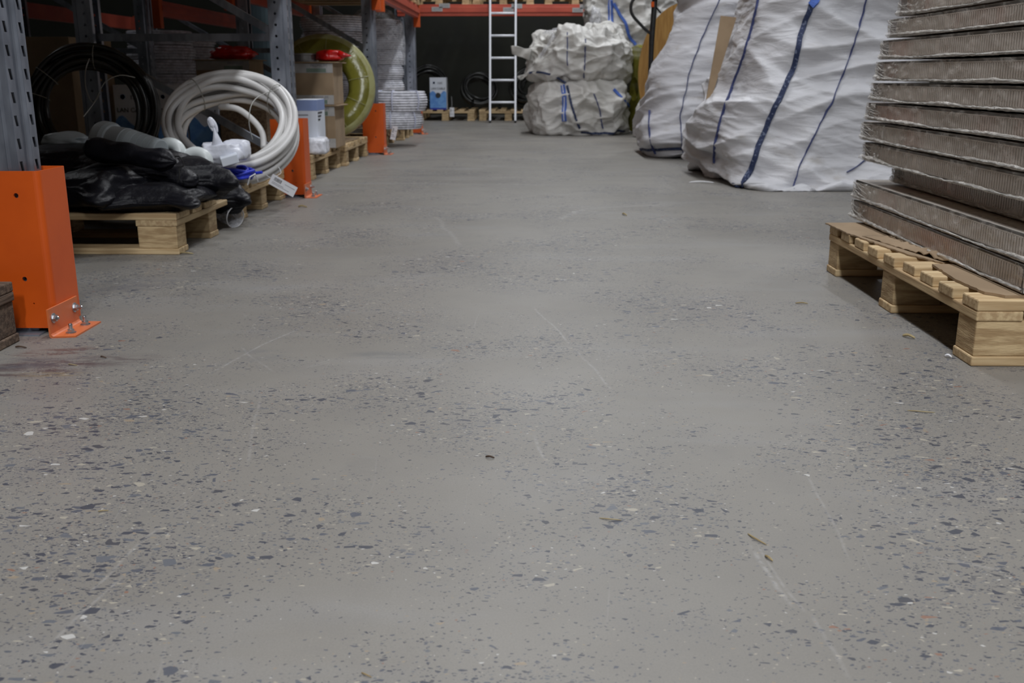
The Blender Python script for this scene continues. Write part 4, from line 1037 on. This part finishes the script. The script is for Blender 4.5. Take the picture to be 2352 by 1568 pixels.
sack('flat black sack far left, under the grey pipe fittings', (-1.86, 3.95, .235), (.24, .25, .085), .2, 6)
sack('black sack tucked deep at the left below the dark coil', (-2.05, 3.70, .20), (.2, .2, .06), .2, 8)
sack('black sack behind the drawstring bag, under the white elbows', (-1.52, 4.05, .23), (.13, .13, .075), -.2, 7)
# drawstring roll
t = thing('drawstring_bag', 'rolled black drawstring bag on top of the sack heap', 'bag')
a, b = Vector((-1.62, 3.66, .352)), at(404, 372, 3.56)
n = 44; pts = []; rad = []
for i in range(n + 1):
    f = i / n; pts.append(a.lerp(b, f)); rr = .040 + .004 * math.sin(f * 7)
    if f > .82: rr *= max(.12, 1 - ((f - .82) / .18) ** 2.2)
    if f < .08: rr *= .4 + f / .08 * .6
    rad.append(rr)
rb = MB().tube(pts, rad, 40)
for i, v in enumerate(rb.v):
    f = (i // 40) / n; k = i % 40; c = pts[min(i // 40, n)]; p = Vector(v) - c
    pl = .16 * max(0, (f - .72) / .28) * math.cos(k * PI * 2 / 40 * 9) + .22 * noise.noise(Vector((f * 5, math.cos(k / 6.4) * 1.2, math.sin(k / 6.4) * 1.2)))
    rb.v[i] = tuple(c + p * (1 + pl))
rb.build('bag_body', M['black_sack'], t, smooth=True)
MB().tube(smooth_path([b + Vector((.0, -.005, .02)), b + Vector((.022, -.01, .018)), b + Vector((.03, -.01, -.01)), b + Vector((.015, -.012, -.02)), b + Vector((.012, -.012, -.05)), b + Vector((.004, -.012, -.07))]), .0028, 7).build('drawstring', M['black'], t)

# fittings
t = thing('pipe_fitting', 'big grey ribbed pipe fitting with a wide collar on the black sacks', 'pipe fitting')
a, d = at(248, 325, 4.02), (at(400, 352, 3.90) - at(248, 325, 4.02)).normalized(); mt = axis_m(a, d)
MB().lathe([(.056, -.03), (.075, -.03), (.079, -.02), (.079, .015), (.072, .03), (.066, .035), (.066, .10), (.060, .105), (.056, .03), (.056, -.03)], 48, mt).build('collar', M['pipe_grey'], t, smooth=False)
for k in range(6):
    z = .105 + k * .027; r0 = .064 - k * .0035
    MB().lathe([(r0 - .006, z), (r0 + .001, z + .001), (r0 - .002, z + .024), (r0 - .006, z + .026), (0, z + .026)], 40, mt).build('segment', M['pipe_grey'], t)
for j, (px, py, lab) in enumerate(((388, 345, 'white curved pipe elbow just right of the grey ribbed fitting'), (450, 366, 'white curved pipe elbow below the white carrier bag'))):
    t = thing('pipe_elbow', lab, 'pipe elbow')
    c = at(px, py, 4.0); pts = [c + Vector((.045 * math.cos(q) - .0, .01 * math.sin(q), .038 * math.sin(q) - .012)) for q in [PI * (-.05 + 1.0 * k / 14) for k in range(15)]]
    MB().tube(pts, .024, 24, caps=False).build('bend', M['elbow_white'], t, smooth=True, solid=.003)
    MB().tube([pts[-1] + Vector((0, 0, .004)), pts[-1] + Vector((0, 0, -.02))], .028, 24, caps=False).build('socket', M['elbow_white'], t, smooth=True, solid=.003)
crinkle('fitting_pouch', 'dark grey bagged fitting lying behind the sack at far left', at(150, 322, 4.1), (.10, .07, .035), M['pipe_grey'], 3, 'bagged fitting', amp=.15)

# white carrier bag
t = thing('carrier_bag', 'white plastic carrier bag knotted round a small box inside the pipe coil', 'bag')
cc = at(512, 352, 4.25)
crinkle('bag_body', None, cc + Vector((-.005, 0, 0)), (.085, .075, .046), M['white_bag'], 2, amp=.22, parent=t, sq=(.6, .6, .7))
crinkle('bag_side', None, cc + Vector((.045, .05, .012)), (.055, .05, .042), M['white_bag'], 7, amp=.12, parent=t, sq=(.5, .5, .6))
nk = smooth_path([at(500, 335, 4.22), at(497, 318, 4.21), at(493, 300, 4.21), at(487, 285, 4.21), at(482, 274, 4.21)])
hb = MB().tube(nk, [.028 - .022 * math.sin(min(1, i / (len(nk) - 1) * 1.6) * PI / 2) + (.006 if i > len(nk) * .6 else 0) for i in range(len(nk))], 14)
hb.build('neck', M['white_bag'], t, smooth=True)
MB().tube(smooth_path([at(490, 300, 4.21), at(482, 288, 4.21), at(479, 276, 4.21), at(484, 272, 4.21), at(494, 284, 4.21), at(498, 300, 4.21), at(494, 304, 4.21)]), .006, 8).build('handle', M['white_bag'], t, smooth=True)
o = MB().box(-.035, .035, -.03, .03, -.018, .018).build('small_box', M['white_box'], t, bevel=.003); o.location = at(527, 366, 4.17); o.rotation_euler = (.1, -.25, .3)
# clear pouch below the black sack
cp = at(533, 492, 4.12)
t = thing('plastic_cup', 'clear crumpled plastic cup lying on the floor at the pallet edge', 'plastic cup')
mtc = axis_m(Vector((-1.25, 4.10, .050)), Vector((.80, -.50, -.16)))
rb = MB().lathe([(.002, -.06), (.030, -.06), (.036, -.02), (.044, .04), (.0455, .041)], 36, mtc); 
for i, v in enumerate(rb.v): 
    p = Vector(v); rb.v[i] = tuple(p + Vector((1, 1, 1)) * .006 * noise.noise(p * 40))
rb.build('cup_wall', M['film_clear'], t, smooth=True, solid=.0012)
MB().tube([mtc @ Vector((.045 * math.cos(a), .045 * math.sin(a), .042)) for a in [2 * PI * k / 36 for k in range(36)]], .0022, 6, closed=True).build('rim', M['paper'], t, smooth=True)

# ------------------------------------------------------------------ boxes in the racks
def carton(label, x0, x1, y0, y1, z0, z1, m, group=None, name='carton', rz=0):
    cx, cy = (x0 + x1) / 2, (y0 + y1) / 2
    t = thing(name, label, 'box', (cx, cy, z0), rz, group)
    MB().box(x0 - cx, x1 - cx, y0 - cy, y1 - cy, 0, z1 - z0).build('box_body', m, t, bevel=.003)
    return t, (x0 - cx, x1 - cx, y0 - cy, y1 - cy, z1 - z0)
CG = 'blue and white cable cartons behind the dark coil'
def cable_box(label, x0, x1, z0, z1, y0, group, big=False, dy=.22):
    t, (a, b, c, d, h) = carton(label, x0, x1, y0, y0 + dy, z0, z1, M['white_box'], group, 'cable_carton')
    wv = [(a, 0)] + [(a + (b - a) * k / 10, h * (.52 + .07 * math.sin(k * .9))) for k in range(11)] + [(b, 0)]
    mt = basis((0, c - .0015, 0), (1, 0, 0), (0, 0, 1)); MB().prism([(x, y) for x, y in wv], .001, mt).build('blue_wave', M['blue_print'], t)
    MB().prism([(a, .0), (b, .0), (b, h * .06), (a, h * .06)], .0015, mt).build('base_band', M['deep_blue'] if big else M['pale_blue'], t)
    mt2 = basis(((a + b) / 2, c - .003, h * .84), (1, 0, 0), (0, 0, 1))
    w_ = b - a; logo = MB()
    for k in range(5):
        an = k * 1.25; logo.prism([(-.24 * w_ + .07 * w_ * math.cos(an + q * 1.05) * (1 if q < 3 else .5), .07 * w_ * math.sin(an + q * 1.05)) for q in range(5)], .001, mt2)
    logo.build('logo', M['blue_print'], t)
    text('logo_text', 'net', w_ * .24, mt2 @ Matrix.Translation((w_ * .12, 0, 0)), M['faint_ink'], t)
    text('box_text', 'LAN CABLE', w_ * .17, basis(((a + b) / 2, c - .003, h * .66), (1, 0, 0), (0, 0, 1)), M['ink'], t)
    if big: MB().lathe([(0, 0), (.035, 0), (.035, .002), (0, .002)], 24, basis(((a + b) / 2, c - .004, h * .45), (1, 0, 0), (0, 0, 1))).build('cable_hole', M['ink'], t)
    return t
cable_box('blue and white cable carton seen through the dark coil', -2.335, -2.13, .147, .555, 5.70, CG)
cable_box('blue and white cable carton just right of the dark coil', -2.10, -1.93, .147, .555, 5.70, CG)
cable_box('blue and white cable carton half hidden by the white pipe coil', -1.92, -1.75, .147, .540, 5.70, CG)
pallet_euro('shadowed pallet under the blue and white cable cartons', (-1.75, 5.27, 0), group=PG, LY=.66)
cable_box('blue and white carton with a cable hole on the back pallet, left of the ladder', -1.37, -1.145, .1447, .571, 13.95, None, True)
carton('big shadowed brown carton at the far left behind the dark coil', -2.93, -2.40, 5.36, 5.90, .147, .80, M['card'])
# middle bay carton stack
def banded(label, x0, x1, y0, y1, z0, z1, top=True, bot=True, group='labelled brown cartons stacked in the middle bay'):
    t, (a, b, c, d, h) = carton(label, x0, x1, y0, y1, z0, z1, M['card'], group)
    for on, zz in ((top, h - .062), (bot, .004)):
        if not on: continue
        MB().box(a + .004, b - .002, c - .0015, c - .0003, zz, zz + .058).build('label_band', M['label_grey'], t)
        MB().box(b - .17, b - .045, c - .0025, c - .0016, zz + .004, zz + .028).build('green_label', M['green_print'], t)
        text('box_text', 'PREMIUM', .026, basis((b - .09, c - .003, zz + .044), (1, 0, 0), (0, 0, 1)), M['faint_ink'], t)
    MB().box(a - .012, b + .028, c - .015, d, h, h + .006).build('lid_flap', M['card'], t)
    return t
CB = (-1.56, -1.258, 6.55, 6.88)
banded('lower labelled brown carton standing behind the white carton', *CB, .147, .414, True, True)
banded('upper labelled brown carton with a red bag on top', *CB, .4205, .682)
banded('shadowed brown carton with a red bag, seen above the white pipe coil', -2.20, -1.845, 6.75, 7.1, .40, .700, True, False)
carton('brown carton under the shadowed carton in the middle bay', -2.20, -1.80, 6.72, 7.12, .147, .40, M['card'])
carton('small brown carton beside the second rack upright', -1.80, -1.585, 6.30, 6.50, .147, .535, M['card'])
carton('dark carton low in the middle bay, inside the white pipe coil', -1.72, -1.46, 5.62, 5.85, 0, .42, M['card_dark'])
MB().box(0, .34, 0, .10, 0, .06).build('green_tray', M['green'], None, loc=(-1.66, 4.95, .145))
tag(bpy.data.objects['green_tray'], 'low dark green tray seen inside the white pipe coil', 'tray')
# white carton with pale blue top
t, (a, b, c, d, h) = carton('white carton with a pale blue band beside the second guard', -1.44, -1.285, 6.12, 6.36, .147, .465, M['white_box'], None, 'carton')
MB().box(a - .0008, b + .0008, c - .0008, d, h - .065, h - .002).build('blue_band', M['pale_blue'], t)
for k, (zz, w_) in enumerate(((.225, .09), (.20, .07), (.175, .055))):
    MB().box(a + .012, a + .012 + w_, c - .0018, c - .0003, zz, zz + .006).build('print_line', M['faint_ink'], t)
MB().box(a + .01, a + .03, c - .0018, c - .0009, h - .045, h - .02).build('small_label', M['white_box'], t)
for k, zz in enumerate((.235, .215, .195)):
    MB().box(b + .0009, b + .0018, c + .03, c + .15 - k * .03, zz, zz + .009).build('print_line', M['ink'], t)
crinkle('film_package', 'glossy film wrapped package on the pallet before the white carton', (-1.30, 6.10, .195), (.080, .09, .050), M['wrapped'], 3, 'package', amp=.1, sq=(.45, .45, .5), zmin=.1475)
# red bags
t = thing('red_bag', 'shiny red plastic bag lying on the labelled carton stack', 'bag')
crinkle('bag_body', None, (-1.300, 6.68, .728), (.088, .06, .036), M['red_bag'], 6, amp=.16, sq=(.75, .75, .7), zmin=.6885, parent=t)
MB().tube([Vector((-1.235, 6.66, .732)), Vector((-1.20, 6.655, .730)), Vector((-1.175, 6.65, .728)), Vector((-1.155, 6.645, .726))], [.030, .016, .008, .003], 12).build('twisted_end', M['red_bag'], t, smooth=True)
crinkle('red_bag', 'dark red plastic bag lying on the shadowed brown carton', (-1.98, 6.86, .745), (.15, .10, .045), M['red_bag'], 12, 'bag', amp=.45, zmin=.7075)
tag(MB().lathe([(0, 0), (.09, 0), (.09, .012), (.082, .014), (.082, .040), (.09, .042), (.09, .052), (0, .052)], 40, Matrix.Translation((-1.47, 6.70, .6895))).build('tin_reel', M['tin']), 'round metal tin on the labelled cartons, left of the red bag', 'tin')
# yellow ring
t = thing('tape_ring', 'large upright ring coil wrapped in olive yellow film in the middle bay', 'wrapped coil')
cr_ = Vector((-1.50, 7.42, .147 + .375)); mr = axis_m(cr_, Vector((.10, -.97, .18)))
pr_ = [(.18, -.06), (.195, .045), (.22, .062), (.30, .066), (.335, .055)]
MB().lathe([(.335, -.06), (.30, -.066), (.22, -.062), (.18, -.045)] + [(.18, .0)] + pr_[1:], 72, mr).build('wound_face', M['ring'], t, smooth=True)
MB().lathe([(.333, -.06), (.358, -.055), (.372, -.03), (.374, .02), (.362, .05), (.333, .056)], 72, mr).build('rim', M['ring_rim'], t, smooth=True)
for k in range(10):
    a = k * 2 * PI / 10 + .2
    MB().tube([mr @ Vector((r * math.cos(a), r * math.sin(a), z)) for r, z in ((.19, .058), (.22, .0655), (.30, .069), (.335, .059))], .002, 6).build('film_crease', M['ring_rim'], t)
tag(ragged([(-1.62, 7.0), (-1.30, 6.95), (-1.285, 7.35), (-1.29, 7.62), (-1.60, 7.6)], .1475, 'cardboard_sheet', '', wob=.01), 'worn cardboard sheet lying on the pallet under the yellow ring', 'cardboard')

# grey wrapped coils, far bay
def wrapped_coil(label, c, R, h, group, m='wrapped', turns=8, band=True, name='wrapped_coil', ri=.45):
    t = thing(name, label, 'wrapped coil', c, 0, group)
    prof = [(R * ri, 0)]
    for k in range(turns):
        z0 = h * k / turns; z1 = h * (k + 1) / turns; bulge = R * (.90 + .10 * math.sin((k + .5) / turns * PI))
        dz_ = (z1 - z0); prof += [(bulge - .013, z0 + .0004), (bulge - .003, z0 + dz_ * .2), (bulge, (z0 + z1) / 2), (bulge - .003, z1 - dz_ * .2), (bulge - .013, z1 - .0004)]
    prof += [(R * ri, h)]
    MB().lathe(prof, 56).build('pipe_turns', M[m], t, smooth=False)
    if band:
        for an in (-.7, -1.65, -2.5):
            pts = [Vector(((r) * math.cos(an), (r) * math.sin(an), z)) for r, z in ((R * .6, h + .003), (R * .93, h + .003), (R * 1.012, h * .62), (R * 1.012, h * .38), (R * .95, .006))]
            MB().tube(pts, .006, 6).build('tie_band', M['white_strap'], t)
    return t
GC = 'film wrapped pipe coils at the far end of the rack'
wrapped_coil('lower of the two grey wrapped pipe coils at the aisle edge', (-1.19, 9.02, .147), .245, .150, GC)
wrapped_coil('upper of the two grey wrapped pipe coils at the aisle edge', (-1.17, 9.03, .300), .262, .170, GC)
z = .147
names = ('lowest', 'second', 'third', 'fourth', 'fifth', 'sixth', 'topmost')
for k in range(7):
    h = .135; wrapped_coil('pale wrapped pipe coil, %s of the stack beside the far upright' % names[k], (-1.50, 10.02, z), .27, h, GC, 'wrapped', 7, band=False); z += h + .004
for k in range(7):
    h = .135; wrapped_coil('pale wrapped pipe coil, %s of the stack behind the yellow ring' % names[k], (-1.78, 9.38, .147 + k * (h + .004)), .30, h, GC, 'wrapped', 7, band=False)
# film cone over the stack
tag(MB().lathe([(.285, 0), (.29, .2), (.27, .38), (.16, .50), (.06, .55)], 40, Matrix.Translation((-1.50, 10.02, .70))).build('film_hood', M['film_clear'], smooth=True), 'clear film hood drawn over the pale coil stack by the far upright', 'plastic film')
crinkle('paper_sack', 'crumpled pale sack end on the pallet by the third guard', (-1.19, 8.86 + .0, .115), (.05, .12, .05), M['card'], 5, 'sack', amp=.3)

# second row goods, dim
for j, (x, y, n_) in enumerate(((-3.30, 9.2, 8), (-3.32, 9.9, 8))):
    for k in range(n_):
        wrapped_coil('dim wrapped coil in the second row, %s from the floor of the %s stack' % (('lowest', 'second', 'third', 'fourth', 'fifth', 'sixth', 'seventh', 'eighth')[k], ('nearer', 'farther')[j]), (x, y, .003 + k * .123), .30, .118, 'dim wrapped coils of the second row', 'wrapped', 5, band=False)
tag(MB().lathe([(0, 0), (.30, 0), (.30, 3.2), (0, 3.2)], 40, Matrix.Translation((-3.05, 11.9, 0))).build('blue_column', M['col_blue'], smooth=False), 'round blue grey column seen between the racks', 'column')

# ------------------------------------------------------------------ back pallets goods
def back_coil(label, x, y, z, R, layers, rows, pr_, ax, seed):
    t = thing('cable_coil', label, 'cable coil', group='black cable coils on the back pallets')
    coil(t, axis_m(Vector((x, y, z)), ax), R, layers, rows, pr_, M['black_cable'], 'cable_turns', seed, .006, seg=36, n=7); return t
back_coil('black coil standing upright left of the blue and white back carton', -1.44, 14.42, .147 + .30, .28, 3, 4, .018, (.35, -.9, .1), 1)
back_coil('dark coil lying flat right of the blue and white back carton', -.80, 14.22, .147 + .075, .26, 3, 3, .02, (0, 0, 1), 2)
back_coil('dark coil leaning over the flat one, left of the ladder', -.72, 14.42, .147 + .26, .25, 3, 3, .018, (.1, -.8, .5), 3)
back_coil('dark coil lying behind the left ladder rail', -.42, 14.15, .147 + .06, .22, 3, 3, .018, (0, 0, 1), 4)
back_coil('dark coil leaning behind the ladder rungs', .10, 14.35, .147 + .33, .38, 4, 4, .02, (-.3, -.6, .7), 5)
back_coil('dark coil lying under the leaning one behind the ladder', .22, 14.30, .147 + .085, .36, 4, 3, .02, (0, 0, 1), 6)

# ------------------------------------------------------------------ small things on the floor
def splinter(px, py, px2, py2, r, m, label, name='wood_splinter', cat='splinter', z=0):
    a, b = flo(px, py), flo(px2, py2); a.z = b.z = r * .9
    mid = (a + b) / 2 + Vector((0, 0, r * 1.5)) + Vector(((b - a).y, -(b - a).x, 0)) * .08
    o = MB().tube(smooth_path([a, mid, b], 4), [r * .3] + [r * q for q in (.9, 1, 1.1, 1, 1, .9, .8)] + [r * .25], 5).build(name, M[m])
    return tag(o, label, cat, 'splinters and straws on the floor')
M['straw'] = mat('dry_straw', (.42, .34, .18), (.3, .22, .1), ns=30, rough=.7)
M['dark_chip'] = mat('dark_wood_chip', (.09, .05, .03), (.05, .03, .02), ns=30, rough=.8)
for a in ((1717, 1226, 1761, 1252, .0011, 'straw', 'long dry straw lying on the floor at the lower right'),
          (1757, 1277, 1775, 1290, .0015, 'straw', 'short bent wood splinter just below the long straw'),
          (1376, 1190, 1428, 1195, .0008, 'straw', 'thin straw lying near the lower centre of the floor'),
          (2083, 943, 2148, 948, .0010, 'straw', 'straight straw on the floor below the right pallet'),
          (1826, 697, 1856, 698, .0018, 'straw', 'pale splinter on the floor left of the right pallet'),
          (1115, 1050, 1136, 1053, .0016, 'dark_chip', 'dark brown chip in the middle of the floor'),
          (2073, 773, 2102, 779, .0035, 'straw', 'curled wood shaving beside the shadow of the right pallet'),
          (2170, 820, 2186, 823, .0030, 'paper', 'small white paper scrap at the corner block of the right pallet'),
          (405, 583, 445, 584, .0030, 'straw', 'pale wood splinter before the pallet under the black sacks'),
          (685, 476, 706, 477, .0040, 'straw', 'pale splinter on the floor below the second orange guard'),
          (231, 819, 245, 823, .0014, 'dark_chip', 'dark curved chip right of the stained patch by the near guard'),
          (157, 837, 178, 840, .0011, 'straw', 'thin pale splinter on the floor below the near guard'),
          (1430, 492, 1440, 496, .0035, 'straw', 'tiny pale chip on the floor in front of the largest bulk bag'),
          (1583, 420, 1640, 421, .0045, 'paper', 'long thin white strip of film before the largest bulk bag'),
          (830, 1545, 854, 1556, .0008, 'straw', 'short straw at the bottom edge of the floor'),
          (35, 798, 62, 800, .0020, 'dark_chip', 'brown sliver of wood beside the dark weathered pallet'),
          (225, 1175, 250, 1173, .0009, 'straw', 'short pale straw on the floor at the lower left')):
    splinter(*a)
tag(MB().box(-1.28, -1.218, 2.10, 2.20, .1445, .1475).build('cardboard_scrap', M['card'], bevel=.001), 'small cardboard scrap on the dark weathered pallet', 'cardboard')
